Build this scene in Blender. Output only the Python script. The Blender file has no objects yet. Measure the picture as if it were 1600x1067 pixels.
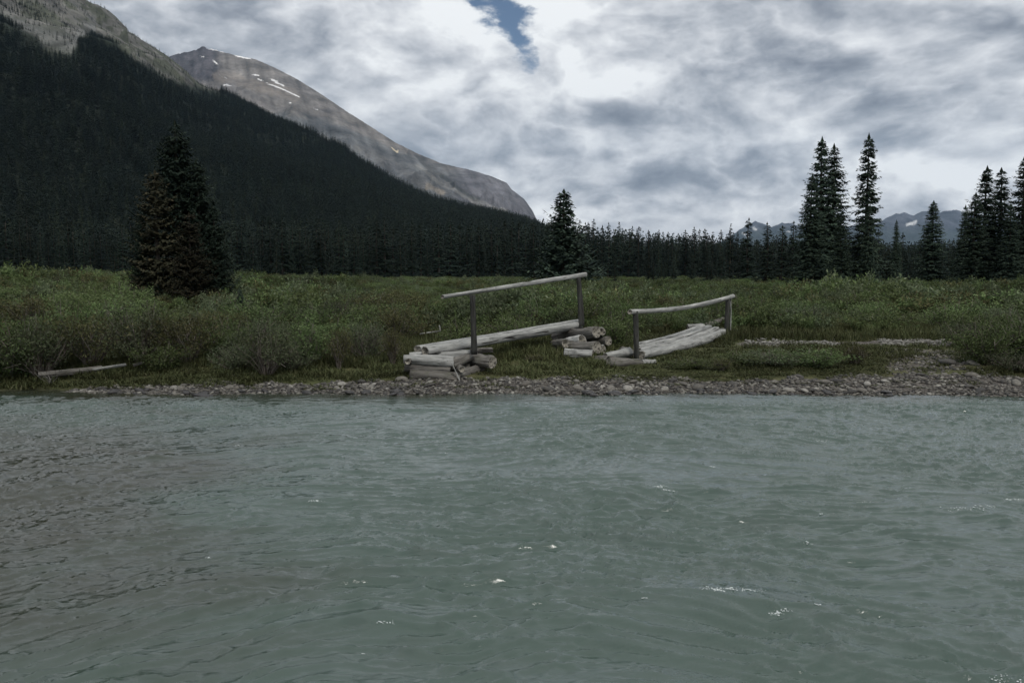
import bpy, math, random
import numpy as np
from mathutils import Vector, Matrix

R = math.radians
scene = bpy.context.scene
col = scene.collection
rng = np.random.default_rng(7)
random.seed(7)

# ------------------------------------------------------------------ camera
EYE = 1.8
F = 1290.0                      # focal length in pixels of the 1600 px wide photograph
PITCH = math.atan(108.5 / F)
cam_d = bpy.data.cameras.new("camera")
cam_d.sensor_width = 36.0
cam_d.lens = 36.0 * F / 1600.0
cam_d.clip_start = 0.1
cam_d.clip_end = 40000
cam = bpy.data.objects.new("camera", cam_d)
cam.location = (0, 0, EYE)
cam.rotation_euler = (math.pi / 2 - PITCH, 0, 0)
col.objects.link(cam)
scene.camera = cam

scene.view_settings.view_transform = 'Standard'
scene.view_settings.look = 'None'
scene.view_settings.exposure = 0.4
scene.view_settings.gamma = 1.0
scene.view_settings.use_curve_mapping = False
scene.cycles.max_bounces = 5
scene.cycles.diffuse_bounces = 2
scene.cycles.glossy_bounces = 2
scene.cycles.transparent_max_bounces = 6
scene.cycles.volume_bounces = 0

SP, CP = math.sin(PITCH), math.cos(PITCH)


def ray(x, y, Y):
    """world point seen at photo pixel (x, y), at ground distance Y"""
    cx = (x - 800.0) / F
    cy = (533.5 - y) / F
    dy = cy * SP + CP
    dz = cy * CP - SP
    return np.array([cx / dy * Y, Y, EYE + dz / dy * Y])


def pix(X, Y, Z):
    """photo pixel of world points (arrays)"""
    zz = np.asarray(Z) - EYE
    f = Y * CP - zz * SP
    u = Y * SP + zz * CP
    return 800.0 + F * X / f, 533.5 - F * u / f


def azel(x, y):
    cx = (x - 800.0) / F
    cy = (533.5 - y) / F
    d = np.array([cx, cy * SP + CP, cy * CP - SP])
    d /= np.linalg.norm(d)
    return math.atan2(d[0], d[1]), math.asin(d[2])


# ------------------------------------------------------------------ sun
SUN_EL, SUN_AZ = R(52), R(158)       # behind thin cloud, high behind the camera
sun_d = bpy.data.lights.new("sun", 'SUN')
sun_d.energy = 1.35
sun_d.angle = R(16)
sun_d.color = (1.0, 0.96, 0.9)
sun = bpy.data.objects.new("sun", sun_d)
sdir = Vector((math.sin(SUN_AZ) * math.cos(SUN_EL), math.cos(SUN_AZ) * math.cos(SUN_EL), math.sin(SUN_EL)))
sun.rotation_euler = sdir.to_track_quat('Z', 'Y').to_euler()
sun.location = (0, 0, 50)
col.objects.link(sun)


# ------------------------------------------------------------------ node helpers
class NT:
    def __init__(self, tree):
        self.t = tree
        tree.nodes.clear()

    def n(self, typ, **kw):
        nd = self.t.nodes.new(typ)
        for k, v in kw.items():
            if k.startswith('i_'):
                key = k[2:]
                key = int(key) if key.isdigit() else key.replace('_', ' ')
                self.set(nd.inputs[key], v)
            else:
                setattr(nd, k, v)
        return nd

    def set(self, sock, v):
        if isinstance(v, bpy.types.NodeSocket):
            self.t.links.new(v, sock)
        else:
            sock.default_value = v

    def m(self, op, a, b=0.0, c=0.0, clamp=False):
        nd = self.t.nodes.new('ShaderNodeMath')
        nd.operation = op
        nd.use_clamp = clamp
        self.set(nd.inputs[0], a)
        self.set(nd.inputs[1], b)
        self.set(nd.inputs[2], c)
        return nd.outputs[0]

    def vm(self, op, a, b=(0, 0, 0), s=None):
        nd = self.t.nodes.new('ShaderNodeVectorMath')
        nd.operation = op
        self.set(nd.inputs[0], a)
        self.set(nd.inputs[1], b)
        if s is not None:
            self.set(nd.inputs['Scale'], s)
        return nd.outputs[0]

    def mix(self, f, a, b, blend='MIX'):
        nd = self.t.nodes.new('ShaderNodeMix')
        nd.data_type = 'RGBA'
        nd.blend_type = blend
        self.set(nd.inputs[0], f)
        self.set(nd.inputs[6], a if isinstance(a, bpy.types.NodeSocket) else (*a, 1) if len(a) == 3 else a)
        self.set(nd.inputs[7], b if isinstance(b, bpy.types.NodeSocket) else (*b, 1) if len(b) == 3 else b)
        return nd.outputs[2]

    def ss(self, v, lo, hi, a=0.0, b=1.0):
        nd = self.t.nodes.new('ShaderNodeMapRange')
        nd.interpolation_type = 'SMOOTHSTEP'
        self.set(nd.inputs[0], v)
        nd.inputs[1].default_value = lo
        nd.inputs[2].default_value = hi
        nd.inputs[3].default_value = a
        nd.inputs[4].default_value = b
        return nd.outputs[0]

    def noise(self, vec, scale, detail=3, rough=0.55, dist=0.0, out='Fac', lac=2.0):
        nd = self.t.nodes.new('ShaderNodeTexNoise')
        if vec is not None:
            self.t.links.new(vec, nd.inputs['Vector'])
        nd.inputs['Scale'].default_value = scale
        nd.inputs['Detail'].default_value = detail
        nd.inputs['Roughness'].default_value = rough
        nd.inputs['Distortion'].default_value = dist
        nd.inputs['Lacunarity'].default_value = lac
        return nd.outputs[out]

    def ramp(self, fac, stops):
        nd = self.t.nodes.new('ShaderNodeValToRGB')
        self.t.links.new(fac, nd.inputs[0])
        e = nd.color_ramp.elements
        while len(e) < len(stops):
            e.new(0.5)
        for el, (p, c) in zip(e, stops):
            el.position = p
            el.color = (*c, 1)
        return nd.outputs[0]


# ------------------------------------------------------------------ world : Nishita sky behind a broken cloud deck
world = bpy.data.worlds.new("World")
scene.world = world
world.use_nodes = True
W = NT(world.node_tree)
tc = W.n('ShaderNodeTexCoord').outputs['Generated']
sky = W.n('ShaderNodeTexSky', sky_type='NISHITA')
sky.sun_disc = False
sky.sun_elevation = SUN_EL
sky.sun_rotation = SUN_AZ
sky.air_density = 1.0
sky.dust_density = 0.3
sky.altitude = 1500
sep = W.n('ShaderNodeSeparateXYZ', i_0=tc)
dx, dy, dz = sep.outputs
zc = W.m('MAXIMUM', dz, 0.0)
den = W.m('ADD', zc, 0.16)
plane = W.n('ShaderNodeCombineXYZ', i_0=W.m('DIVIDE', dx, den), i_1=W.m('DIVIDE', dy, den), i_2=0.0).outputs[0]
# lumpy cloud field on the direction itself, flattened a little; shaded like relief lit from above
q0 = W.vm('MULTIPLY', tc, (1, 1, 1.9))
wp = W.vm('SCALE', W.vm('SUBTRACT', W.noise(q0, 2.6, 4, 0.5, out='Color'), (0.5, 0.5, 0.5)), s=0.13)
q1 = W.vm('ADD', q0, wp)


def heap(v):
    a = W.noise(v, 3.1, 9, 0.50, 0.0)
    b = W.noise(W.vm('ADD', v, (5.2, 1.3, 2.7)), 8.0, 8, 0.54, 0.0)
    b = W.m('ABSOLUTE', W.m('SUBTRACT', b, 0.5))                 # billows with creased gaps
    return W.m('ADD', W.m('MULTIPLY', a, 0.80), W.m('SUBTRACT', 0.22, W.m('MULTIPLY', b, 0.85)))


hA = heap(q1)
hB = heap(W.vm('ADD', q1, (0.012, 0.0, 0.055)))
relief_ = W.m('SUBTRACT', hA, hB)
n1 = W.noise(W.vm('ADD', plane, W.vm('SCALE', wp, s=2.0)), 0.9, 6, 0.5)
n3 = W.noise(q1, 22.0, 7, 0.58)
az = W.m('ARCTAN2', dx, dy)
el = W.m('ARCSINE', dz)
wz = W.n('ShaderNodeSeparateXYZ', i_0=W.vm('SUBTRACT', W.noise(W.vm('MULTIPLY', tc, (1, 1, 1.8)), 7.0, 6, 0.62, out='Color'), (0.5, 0.5, 0.5)))
azw = W.m('ADD', az, W.m('MULTIPLY', wz.outputs[0], 0.20))
elw = W.m('ADD', el, W.m('MULTIPLY', wz.outputs[1], 0.085))


def blob(x, y, sx, sy, amp):
    a, e = azel(x, y)
    u = W.m('DIVIDE', W.m('SUBTRACT', azw, a), sx / F)
    v = W.m('DIVIDE', W.m('SUBTRACT', elw, e), sy / F)
    r2 = W.m('ADD', W.m('MULTIPLY', u, u), W.m('MULTIPLY', v, v))
    return W.m('MULTIPLY', W.m('EXPONENT', W.m('MULTIPLY', r2, -1.0)), amp)


BLOBS = [  # cloud lumps: photo position, half sizes, brightness change
    (380, 55, 230, 60, -0.20), (560, 130, 120, 70, 0.16), (640, 30, 120, 30, 0.10), (700, 110, 130, 70, 0.14),
    (900, 60, 150, 50, 0.10), (1010, 175, 120, 26, -0.30), (935, 190, 70, 22, -0.12), (1180, 140, 60, 40, 0.16),
    (1030, 275, 140, 40, -0.34), (1000, 310, 120, 22, -0.16), (830, 230, 120, 60, 0.10), (1180, 290, 60, 22, -0.22),
    (1120, 45, 110, 35, -0.26), (1260, 70, 130, 30, -0.20), (1260, 195, 130, 40, -0.30), (1420, 190, 120, 50, -0.28),
    (1400, 40, 80, 24, 0.22), (1560, 60, 90, 40, -0.12), (1100, 335, 260, 16, 0.20), (1470, 290, 130, 22, 0.10),
    (1420, 130, 150, 40, -0.16), (880, 330, 90, 18, 0.16), (1530, 205, 80, 24, 0.14), (960, 120, 60, 22, 0.12),
    (700, 260, 110, 30, -0.06), (1240, 110, 90, 16, 0.10),
]
acc = None
for b in BLOBS:
    v = blob(*b)
    acc = v if acc is None else W.m('ADD', acc, v)
acc = W.m('ADD', acc, W.ss(elw, 0.42, 0.9, 0.0, 0.16))     # brighter overhead
base = W.m('ADD', W.m('MULTIPLY', W.m('SUBTRACT', n1, 0.5), 0.6), 0.66)
base = W.m('ADD', base, W.m('MULTIPLY', W.m('SUBTRACT', hA, 0.56), 1.35))
base = W.m('ADD', base, W.m('MULTIPLY', relief_, 2.6))
base = W.m('ADD', base, W.m('MULTIPLY', W.m('SUBTRACT', n3, 0.5), 0.36))
base = W.m('ADD', W.m('MULTIPLY', W.m('ADD', base, W.m('MULTIPLY', acc, 0.95)), 0.82), 0.135)
ccol = W.ramp(base, [(0.0, (0.155, 0.172, 0.205)), (0.25, (0.235, 0.255, 0.292)), (0.5, (0.375, 0.395, 0.43)),
                     (0.78, (0.57, 0.585, 0.61)), (1.0, (0.74, 0.755, 0.765))])
hole = W.m('ADD', W.m('ADD', blob(802, 32, 40, 30, 1.0), blob(828, 76, 30, 28, 1.05)), blob(785, -12, 40, 40, 0.8))
hole = W.m('ADD', hole, W.m('MULTIPLY', W.m('SUBTRACT', n3, 0.5), 2.0))
cover = W.ss(hole, 0.42, 1.18, 1.0, 0.0)
bg_sky = W.n('ShaderNodeBackground', i_Color=sky.outputs[0], i_Strength=0.052)
bg_cl = W.n('ShaderNodeBackground', i_Color=ccol, i_Strength=1.0)
mixs = W.n('ShaderNodeMixShader', i_0=cover, i_1=bg_sky.outputs[0], i_2=bg_cl.outputs[0])
W.n('ShaderNodeOutputWorld', i_Surface=mixs.outputs[0])
world.cycles.sampling_method = 'MANUAL'
world.cycles.sample_map_resolution = 512


# ------------------------------------------------------------------ numpy noise
def _grad(ix, iy, seed):
    h = (ix.astype(np.int64) * 374761393 + iy.astype(np.int64) * 668265263 + seed * 974711) & 0xffffffff
    h = ((h ^ (h >> 13)) * 1274126177) & 0xffffffff
    h = h ^ (h >> 16)
    a = (h & 0xffff) / 65536.0 * 2 * np.pi
    return np.cos(a), np.sin(a)


def perlin(x, y, seed=0):
    x = np.asarray(x, float)
    y = np.asarray(y, float)
    ix, iy = np.floor(x), np.floor(y)
    fx, fy = x - ix, y - iy
    u = fx * fx * fx * (fx * (fx * 6 - 15) + 10)
    v = fy * fy * fy * (fy * (fy * 6 - 15) + 10)

    def g(ox, oy):
        gx, gy = _grad(ix + ox, iy + oy, seed)
        return gx * (fx - ox) + gy * (fy - oy)
    a, b, c, d = g(0, 0), g(1, 0), g(0, 1), g(1, 1)
    return 1.5 * ((a * (1 - u) + b * u) * (1 - v) + (c * (1 - u) + d * u) * v)


def fbm(x, y, o=4, seed=0, gain=0.5):
    s, a = 0, 1.0
    for i in range(o):
        s = s + a * perlin(x * 2 ** i, y * 2 ** i, seed + i * 17)
        a *= gain
    return s


def ridged(x, y, o=4, seed=0, gain=0.5):
    s, a = 0, 1.0
    for i in range(o):
        s = s + a * (1 - 2 * np.abs(perlin(x * 2 ** i, y * 2 ** i, seed + i * 17)))
        a *= gain
    return s


def sstep(x, a, b):
    t = np.clip((x - a) / (b - a), 0, 1)
    return t * t * (3 - 2 * t)


# ------------------------------------------------------------------ mesh helpers
def mesh_np(name, V, Fc, mats=(), smooth=True, midx=None):
    V = np.asarray(V, np.float32)
    Fc = np.asarray(Fc, np.int32)
    me = bpy.data.meshes.new(name)
    n, k = Fc.shape
    me.vertices.add(len(V))
    me.vertices.foreach_set("co", V.ravel())
    me.loops.add(n * k)
    me.loops.foreach_set("vertex_index", Fc.ravel())
    me.polygons.add(n)
    me.polygons.foreach_set("loop_start", np.arange(0, n * k, k, dtype=np.int32))
    try:
        me.polygons.foreach_set("loop_total", np.full(n, k, np.int32))
    except Exception:
        pass
    if smooth:
        me.polygons.foreach_set("use_smooth", np.ones(n, bool))
    if midx is not None:
        me.polygons.foreach_set("material_index", np.asarray(midx, np.int32))
    for m in mats:
        me.materials.append(m)
    me.update(calc_edges=True)
    me.validate()
    return me


def vcol(me, name, C):
    a = me.color_attributes.new(name, 'FLOAT_COLOR', 'POINT')
    C4 = np.ones((len(C), 4), np.float32)
    C4[:, :3] = C
    a.data.foreach_set("color", C4.ravel())


def grid_faces(nu, nv):
    i = np.arange(nu * nv).reshape(nu, nv)
    return np.stack([i[:-1, :-1].ravel(), i[1:, :-1].ravel(), i[1:, 1:].ravel(), i[:-1, 1:].ravel()], 1)


def link(name, me, parent=None, **props):
    o = bpy.data.objects.new(name, me)
    col.objects.link(o)
    if parent is not None:
        o.parent = parent
    tag(o, **props)
    return o


def tag(o, label=None, cat=None, group=None, kind=None):
    if label:
        o["label"] = label
    if cat:
        o["category"] = cat
    if group:
        o["group"] = group
    if kind:
        o["kind"] = kind
    return o


def thing(name, label, cat, loc=(0, 0, 0), rz=0, group=None, scale=1.0):
    o = bpy.data.objects.new(name, None)
    o.empty_display_size = 0.2
    col.objects.link(o)
    o.location = loc
    o.rotation_euler = (0, 0, rz)
    o.scale = (scale,) * 3 if not hasattr(scale, '__len__') else scale
    return tag(o, label, cat, group)


def mat(name):
    m = bpy.data.materials.new(name)
    m.use_nodes = True
    return m, NT(m.node_tree)


def finish(T, color, rough=0.85, spec=0.3, bump=None, bstr=0.3, bdist=0.02, normal=None, **kw):
    p = T.n('ShaderNodeBsdfPrincipled')
    T.set(p.inputs['Base Color'], color if isinstance(color, bpy.types.NodeSocket) else (*color, 1))
    T.set(p.inputs['Roughness'], rough)
    T.set(p.inputs['Specular IOR Level'], spec)
    for k, v in kw.items():
        T.set(p.inputs[k.replace('_', ' ')], v)
    if bump is not None:
        b = T.n('ShaderNodeBump', i_Strength=bstr, i_Distance=bdist, i_Height=bump)
        T.t.links.new(b.outputs[0], p.inputs['Normal'])
    T.n('ShaderNodeOutputMaterial', i_Surface=p.outputs[0])
    return p


# ------------------------------------------------------------------ materials
def foliage_mat(name, dark, light, tip, rough=0.7, transl=0.0):
    m, T = mat(name)
    oi = T.n('ShaderNodeObjectInfo').outputs['Random']
    g = T.n('ShaderNodeNewGeometry')
    ri = g.outputs['Random Per Island']
    c = T.mix(ri, dark, light)
    c = T.mix(T.ss(ri, 0.86, 1.0, 0.0, 0.8), c, tip)
    loc = T.n('ShaderNodeObjectInfo').outputs['Location']
    pat = T.noise(loc, 0.11, 3, 0.55)
    hsv = T.n('ShaderNodeHueSaturation', i_Color=c)
    T.set(hsv.inputs['Hue'], T.m('ADD', T.m('MULTIPLY', oi, 0.028), 0.483))
    T.set(hsv.inputs['Value'], T.m('MULTIPLY', T.m('ADD', T.m('MULTIPLY', oi, 0.6), 0.70), T.ss(pat, 0.32, 0.68, 0.72, 1.35)))
    p = T.n('ShaderNodeBsdfPrincipled', i_Roughness=rough)
    T.set(p.inputs['Base Color'], hsv.outputs[0])
    T.set(p.inputs['Specular IOR Level'], 0.06)
    if transl > 0:
        t = T.n('ShaderNodeBsdfTranslucent', i_Color=hsv.outputs[0])
        mx = T.n('ShaderNodeMixShader', i_0=transl, i_1=p.outputs[0], i_2=t.outputs[0])
        T.n('ShaderNodeOutputMaterial', i_Surface=mx.outputs[0])
    else:
        T.n('ShaderNodeOutputMaterial', i_Surface=p.outputs[0])
    return m


M_spruce = foliage_mat('spruce_needles', (0.020, 0.032, 0.024), (0.040, 0.058, 0.040), (0.058, 0.078, 0.052))
M_spruce_far = foliage_mat('forest_needles', (0.009, 0.015, 0.012), (0.018, 0.027, 0.020), (0.026, 0.035, 0.026))
M_brown = foliage_mat('browning_needles', (0.018, 0.019, 0.012), (0.031, 0.029, 0.018), (0.044, 0.036, 0.022))
M_row = foliage_mat('treeline_needles', (0.010, 0.017, 0.013), (0.021, 0.031, 0.022), (0.030, 0.040, 0.029))
M_olive = foliage_mat('olive_needles', (0.015, 0.021, 0.012), (0.030, 0.038, 0.021), (0.042, 0.048, 0.027))
M_willow = foliage_mat('willow_leaves', (0.054, 0.080, 0.030), (0.112, 0.145, 0.060), (0.14, 0.172, 0.088), transl=0.2)
M_willow2 = foliage_mat('grey_willow_leaves', (0.060, 0.080, 0.042), (0.11, 0.13, 0.075), (0.155, 0.172, 0.115), transl=0.2)
M_birch = foliage_mat('bog_birch_leaves', (0.046, 0.052, 0.023), (0.090, 0.088, 0.040), (0.14, 0.13, 0.065), transl=0.15)
M_grass = foliage_mat('meadow_grass', (0.050, 0.060, 0.026), (0.085, 0.092, 0.042), (0.14, 0.135, 0.080), transl=0.2)

M_bark, T = mat('conifer_bark')
tco = T.n('ShaderNodeTexCoord').outputs['Object']
n = T.noise(T.vm('MULTIPLY', tco, (1, 1, 0.25)), 9, 4, 0.6)
finish(T, T.ramp(n, [(0.3, (0.035, 0.028, 0.022)), (0.7, (0.11, 0.095, 0.08))]), 0.95, 0.1, n, 0.6, 0.03)

M_twig, T = mat('willow_twig')
oi = T.n('ShaderNodeNewGeometry').outputs['Random Per Island']
finish(T, T.mix(oi, (0.055, 0.043, 0.035), (0.19, 0.17, 0.145)), 0.85, 0.2)


def wood_mat(name, dark, mid, light, mossy=0.0):
    m, T = mat(name)
    t = T.n('ShaderNodeTexCoord').outputs['Object']
    oi = T.n('ShaderNodeObjectInfo').outputs['Random']
    off = T.n('ShaderNodeCombineXYZ', i_0=T.m('MULTIPLY', oi, 17.0), i_1=T.m('MULTIPLY', oi, 9.0), i_2=0.0).outputs[0]
    t = T.vm('ADD', t, off)
    st = T.vm('MULTIPLY', t, (1, 1, 0.045))
    grain = T.noise(st, 70, 4, 0.65)
    streak = T.noise(T.vm('MULTIPLY', t, (1, 1, 0.12)), 17, 5, 0.6)
    blotch = T.noise(t, 5.5, 5, 0.6)
    crack = T.ss(T.noise(T.vm('MULTIPLY', t, (1, 1, 0.06)), 30, 2, 0.5, 0.2), 0.30, 0.40, 0.0, 1.0)
    c = T.ramp(T.m('ADD', T.m('MULTIPLY', grain, 0.45), T.m('MULTIPLY', streak, 0.55)), [(0.32, dark), (0.5, mid), (0.68, light)])
    c = T.mix(T.ss(blotch, 0.56, 0.72, 0.0, 0.65), c, dark)
    c = T.mix(crack, (0.02, 0.018, 0.016), c)
    if mossy:
        c = T.mix(T.ss(T.noise(t, 8.0, 5, 0.7), 0.52, 0.66, 0.0, mossy), c, (0.075, 0.085, 0.05))
    h = T.m('ADD', T.m('MULTIPLY', grain, 0.5), T.m('MULTIPLY', crack, 1.0))
    finish(T, c, 0.85, 0.2, h, 0.55, 0.012)
    return m


M_wood = wood_mat('weathered_wood', (0.12, 0.12, 0.115), (0.27, 0.27, 0.255), (0.50, 0.50, 0.47))
M_wood_d = wood_mat('dark_damp_wood', (0.045, 0.04, 0.037), (0.12, 0.112, 0.10), (0.25, 0.238, 0.215), 0.35)
M_wood_post = wood_mat('backlit_post_wood', (0.018, 0.018, 0.016), (0.038, 0.038, 0.034), (0.080, 0.080, 0.073))  # shade of the backlit post fronts put into a darker wood colour

M_end, T = mat('log_end_grain')
t = T.n('ShaderNodeTexCoord').outputs['Object']
flat = T.vm('MULTIPLY', t, (1, 1, 0))
ln = T.n('ShaderNodeVectorMath', operation='LENGTH', i_0=T.vm('ADD', flat, T.vm('SCALE', T.noise(flat, 9, 3, out='Color'), s=0.012))).outputs['Value']
ring = T.m('ADD', T.m('MULTIPLY', T.m('SINE', T.m('MULTIPLY', ln, 620.0)), 0.5), 0.5)
spl = T.ss(T.noise(flat, 24, 4, 0.7, 0.6), 0.36, 0.5)
c = T.mix(ring, (0.20, 0.185, 0.155), (0.36, 0.335, 0.285))
c = T.mix(spl, (0.03, 0.027, 0.024), c)
finish(T, c, 0.9, 0.15, T.m('ADD', spl, T.m('MULTIPLY', ring, 0.2)), 0.6, 0.015)

M_stone, T = mat('river_stone')
oi = T.n('ShaderNodeObjectInfo').outputs['Random']
t = T.n('ShaderNodeTexCoord').outputs['Object']
g = T.n('ShaderNodeNewGeometry').outputs['Random Per Island']
rr = T.m('FRACT', T.m('ADD', T.m('MULTIPLY', oi, 7.31), g))
c = T.ramp(rr, [(0.0, (0.035, 0.033, 0.031)), (0.3, (0.075, 0.070, 0.062)), (0.6, (0.13, 0.118, 0.10)), (0.85, (0.19, 0.178, 0.152)), (1.0, (0.33, 0.315, 0.28))])
nn = T.noise(T.vm('ADD', t, T.n('ShaderNodeCombineXYZ', i_0=T.m('MULTIPLY', oi, 31.0)).outputs[0]), 3.5, 6, 0.65)
c = T.mix(T.ss(nn, 0.35, 0.65), T.mix(0.45, c, (0.03, 0.03, 0.03)), c)
finish(T, c, 0.75, 0.35, nn, 0.4, 0.05)

M_stone_pale, T = mat('pale_gravel')
g = T.n('ShaderNodeNewGeometry').outputs['Random Per Island']
oi = T.n('ShaderNodeObjectInfo').outputs['Random']
finish(T, T.mix(oi, (0.09, 0.086, 0.075), (0.24, 0.232, 0.21)), 0.85, 0.2)

M_stone_wet, T = mat('wet_river_stone')
nn = T.noise(T.n('ShaderNodeTexCoord').outputs['Object'], 4.0, 5, 0.6)
finish(T, T.mix(nn, (0.012, 0.011, 0.011), (0.04, 0.036, 0.034)), 0.4, 0.5, nn, 0.4, 0.05)

M_ground, T = mat('meadow_soil')
vc = T.n('ShaderNodeVertexColor', layer_name='zone').outputs[0]
sepc = T.n('ShaderNodeSeparateColor', i_0=vc)
t = T.n('ShaderNodeTexCoord').outputs['Object']
nA = T.noise(t, 0.35, 6, 0.65)
nB = T.noise(t, 6.0, 6, 0.7)
nC = T.noise(t, 40.0, 3, 0.6)
vo = T.n('ShaderNodeTexVoronoi', i_Vector=t, i_Scale=18.0)
grassc = T.ramp(nB, [(0.3, (0.040, 0.046, 0.020)), (0.5, (0.066, 0.075, 0.029)), (0.72, (0.11, 0.105, 0.048))])
grassc = T.mix(T.ss(nA, 0.4, 0.65), grassc, T.mix(0.5, grassc, (0.085, 0.07, 0.04)))
gv = T.n('ShaderNodeSeparateColor', i_0=vo.outputs['Color']).outputs[0]
gravc = T.ramp(gv, [(0.0, (0.06, 0.055, 0.05)), (0.5, (0.13, 0.115, 0.10)), (1.0, (0.27, 0.245, 0.22))])
gravc = T.mix(T.ss(vo.outputs['Distance'], 0.0, 0.55), gravc, T.mix(0.5, gravc, (0.03, 0.027, 0.024)))
c = T.mix(T.ss(T.m('ADD', sepc.outputs[0], T.m('MULTIPLY', T.m('SUBTRACT', nB, 0.5), 1.2)), 0.35, 0.65), gravc, grassc)
wet = T.ss(sepc.outputs[1], 0.0, 1.0)
c = T.mix(T.m('MULTIPLY', wet, 0.6), c, (0.02, 0.018, 0.015))
finish(T, c, 0.9, 0.2, T.m('ADD', nC, T.m('MULTIPLY', vo.outputs['Distance'], -0.6)), 0.6, 0.03)

# rock of the mountains : colour zones come from the attribute, fine structure from noise in metres
def rock_mat(name, s1, s2, bd):
    m, T = mat(name)
    vc = T.n('ShaderNodeVertexColor', layer_name='rock').outputs[0]
    t = T.n('ShaderNodeTexCoord').outputs['Object']
    a = T.noise(T.vm('MULTIPLY', t, (1, 1, 1.1)), s1, 7, 0.68, 0.3)
    b = T.noise(t, s2, 6, 0.7)
    c = T.mix(1.0, vc, T.ramp(a, [(0.32, (0.62, 0.62, 0.64)), (0.68, (1.28, 1.26, 1.22))]), 'MULTIPLY')
    c = T.mix(1.0, c, T.ramp(b, [(0.3, (0.75, 0.75, 0.75)), (0.7, (1.22, 1.22, 1.22))]), 'MULTIPLY')
    finish(T, c, 0.95, 0.1, T.m('ADD', a, T.m('MULTIPLY', b, 0.5)), 1.0, bd)
    return m


M_rockA = rock_mat('limestone_slope', 0.02, 0.11, 9.0)
M_rockB = rock_mat('scree_and_cliff', 0.008, 0.045, 22.0)

# water
M_water, T = mat('glacial_river_water')
t = T.n('ShaderNodeTexCoord').outputs['Object']
vc = T.n('ShaderNodeVertexColor', layer_name='depth').outputs[0]
sc = T.n('ShaderNodeSeparateColor', i_0=vc)
nb = T.noise(T.vm('MULTIPLY', t, (0.55, 1.0, 1)), 1.1, 5, 0.55, 0.6)
sh = T.m('ADD', sc.outputs[0], T.m('MULTIPLY', T.m('SUBTRACT', nb, 0.5), 1.0))
c = T.mix(T.ss(sh, 0.15, 0.85), (0.040, 0.068, 0.053), (0.026, 0.029, 0.017))
c = T.mix(T.ss(T.noise(t, 2.6, 6, 0.6, 0.8), 0.45, 0.75, 0.0, 0.35), c, (0.050, 0.066, 0.057))
r1 = T.noise(T.vm('MULTIPLY', t, (0.6, 1.25, 1)), 15.0, 6, 0.62, 0.5)
r2 = T.noise(T.vm('MULTIPLY', t, (0.8, 1.2, 1)), 45.0, 4, 0.6, 0.2)
hh = T.m('ADD', r1, T.m('MULTIPLY', r2, 0.22))
finish(T, c, 0.05, 1.0, hh, 0.30, 0.02, IOR=1.40)

M_foam, T = mat('river_foam')
finish(T, (0.58, 0.62, 0.61), 0.6, 0.3)

# ------------------------------------------------------------------ ground
def shore(x):
    return 12.12 - 0.022 * x + 0.22 * perlin(x * 0.45, 3.3, 5) + 0.10 * perlin(x * 1.7, 1.3, 6)


def gravel_top(x):
    px = 800 + x / 12.7 * F
    return np.interp(px, [60, 200, 500, 620, 900, 1100, 1350, 1450, 1600, 2200],
                     [12.15, 12.42, 12.5, 12.82, 12.84, 12.7, 12.75, 13.0, 12.8, 12.8])


def ground_h(x, y):
    x = np.asarray(x, float)
    y = np.asarray(y, float)
    d = y - shore(x)
    h = np.interp(d, [-30, -11.2, -10.2, -9.0, -2.0, -0.5, 0, 0.5, 1.0, 1.6, 2.6, 5, 12, 60, 300, 11000],
                  [0.5, 0.3, 0.0, -0.45, -0.6, -0.12, 0.0, 0.08, 0.15, 0.20, 0.25, 0.35, 0.48, 0.53, 0.55, 0.55])
    land = sstep(d, 0.0, 2.0)
    h = h + land * 0.035 * perlin(x * 0.6, y * 0.6, 11) + 0.02 * perlin(x * 2.3, y * 2.3, 12) * sstep(d, 0.1, 0.8)
    h = h + 0.10 * sstep(d, 3, 10) * perlin(x * 0.12, y * 0.12, 13)
    # the meadow swells towards the left
    h = h + 1.25 * sstep(-x, 34, 85) * sstep(y, 45, 95) * (1 - sstep(y, 300, 600))
    h = h + 0.55 * sstep(-x, 5, 14) * sstep(y, 19, 30) * (1 - sstep(y, 60, 90))
    return h


def axis(parts):
    out = []
    for a, b, s in parts:
        out.append(np.arange(a, b, s))
    return np.concatenate(out)


def geo(a, b, r):
    v = [a]
    s = abs(a) * (r - 1)
    while abs(v[-1]) < b:
        v.append(v[-1] * r)
    return np.array(v)


gx = np.concatenate([-geo(10.0, 10400, 1.14)[::-1], np.arange(-9.8, 9.9, 0.1), geo(10.0, 10400, 1.14)])
gy = np.concatenate([-geo(2.0, 10400, 1.3)[::-1], np.arange(-1, 11.4, 0.4), np.arange(11.4, 17, 0.08), geo(17.1, 10400, 1.035)])
GX, GY = np.meshgrid(gx, gy, indexing='ij')
GZ = ground_h(GX, GY)
V = np.stack([GX.ravel(), GY.ravel(), GZ.ravel()], 1)
me = mesh_np('ground', V, grid_faces(len(gx), len(gy)), [M_ground])
gt = gravel_top(GX)
zone = sstep(GY, gt - 0.1, gt + 0.25)
d2 = GY - shore(GX)
wetz = 1 - sstep(d2, 0.03, 0.22)
# pale gravel flood channel behind the bank on the right
pxg = 800 + GX / np.maximum(GY, 1) * F
chan = np.exp(-((GY - 16.75 - 0.15 * perlin(GX, 0 * GX, 3)) / 0.32) ** 2) * sstep(pxg, 1130, 1180) * (1 - sstep(pxg, 1480, 1530))
barr = sstep(pxg, 1370, 1400) * (1 - sstep(pxg, 1490, 1560)) * sstep(GY, 13.2, 13.6) * (1 - sstep(GY, 15.5, 16.5)) * 0.6
zone = np.clip(zone - chan * 1.2 - barr, 0, 1)
vcol(me, 'zone', np.stack([zone.ravel(), wetz.ravel(), 0 * zone.ravel()], 1))
link('ground', me, kind='structure', label='meadow ground and gravelly far river bank')

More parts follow.
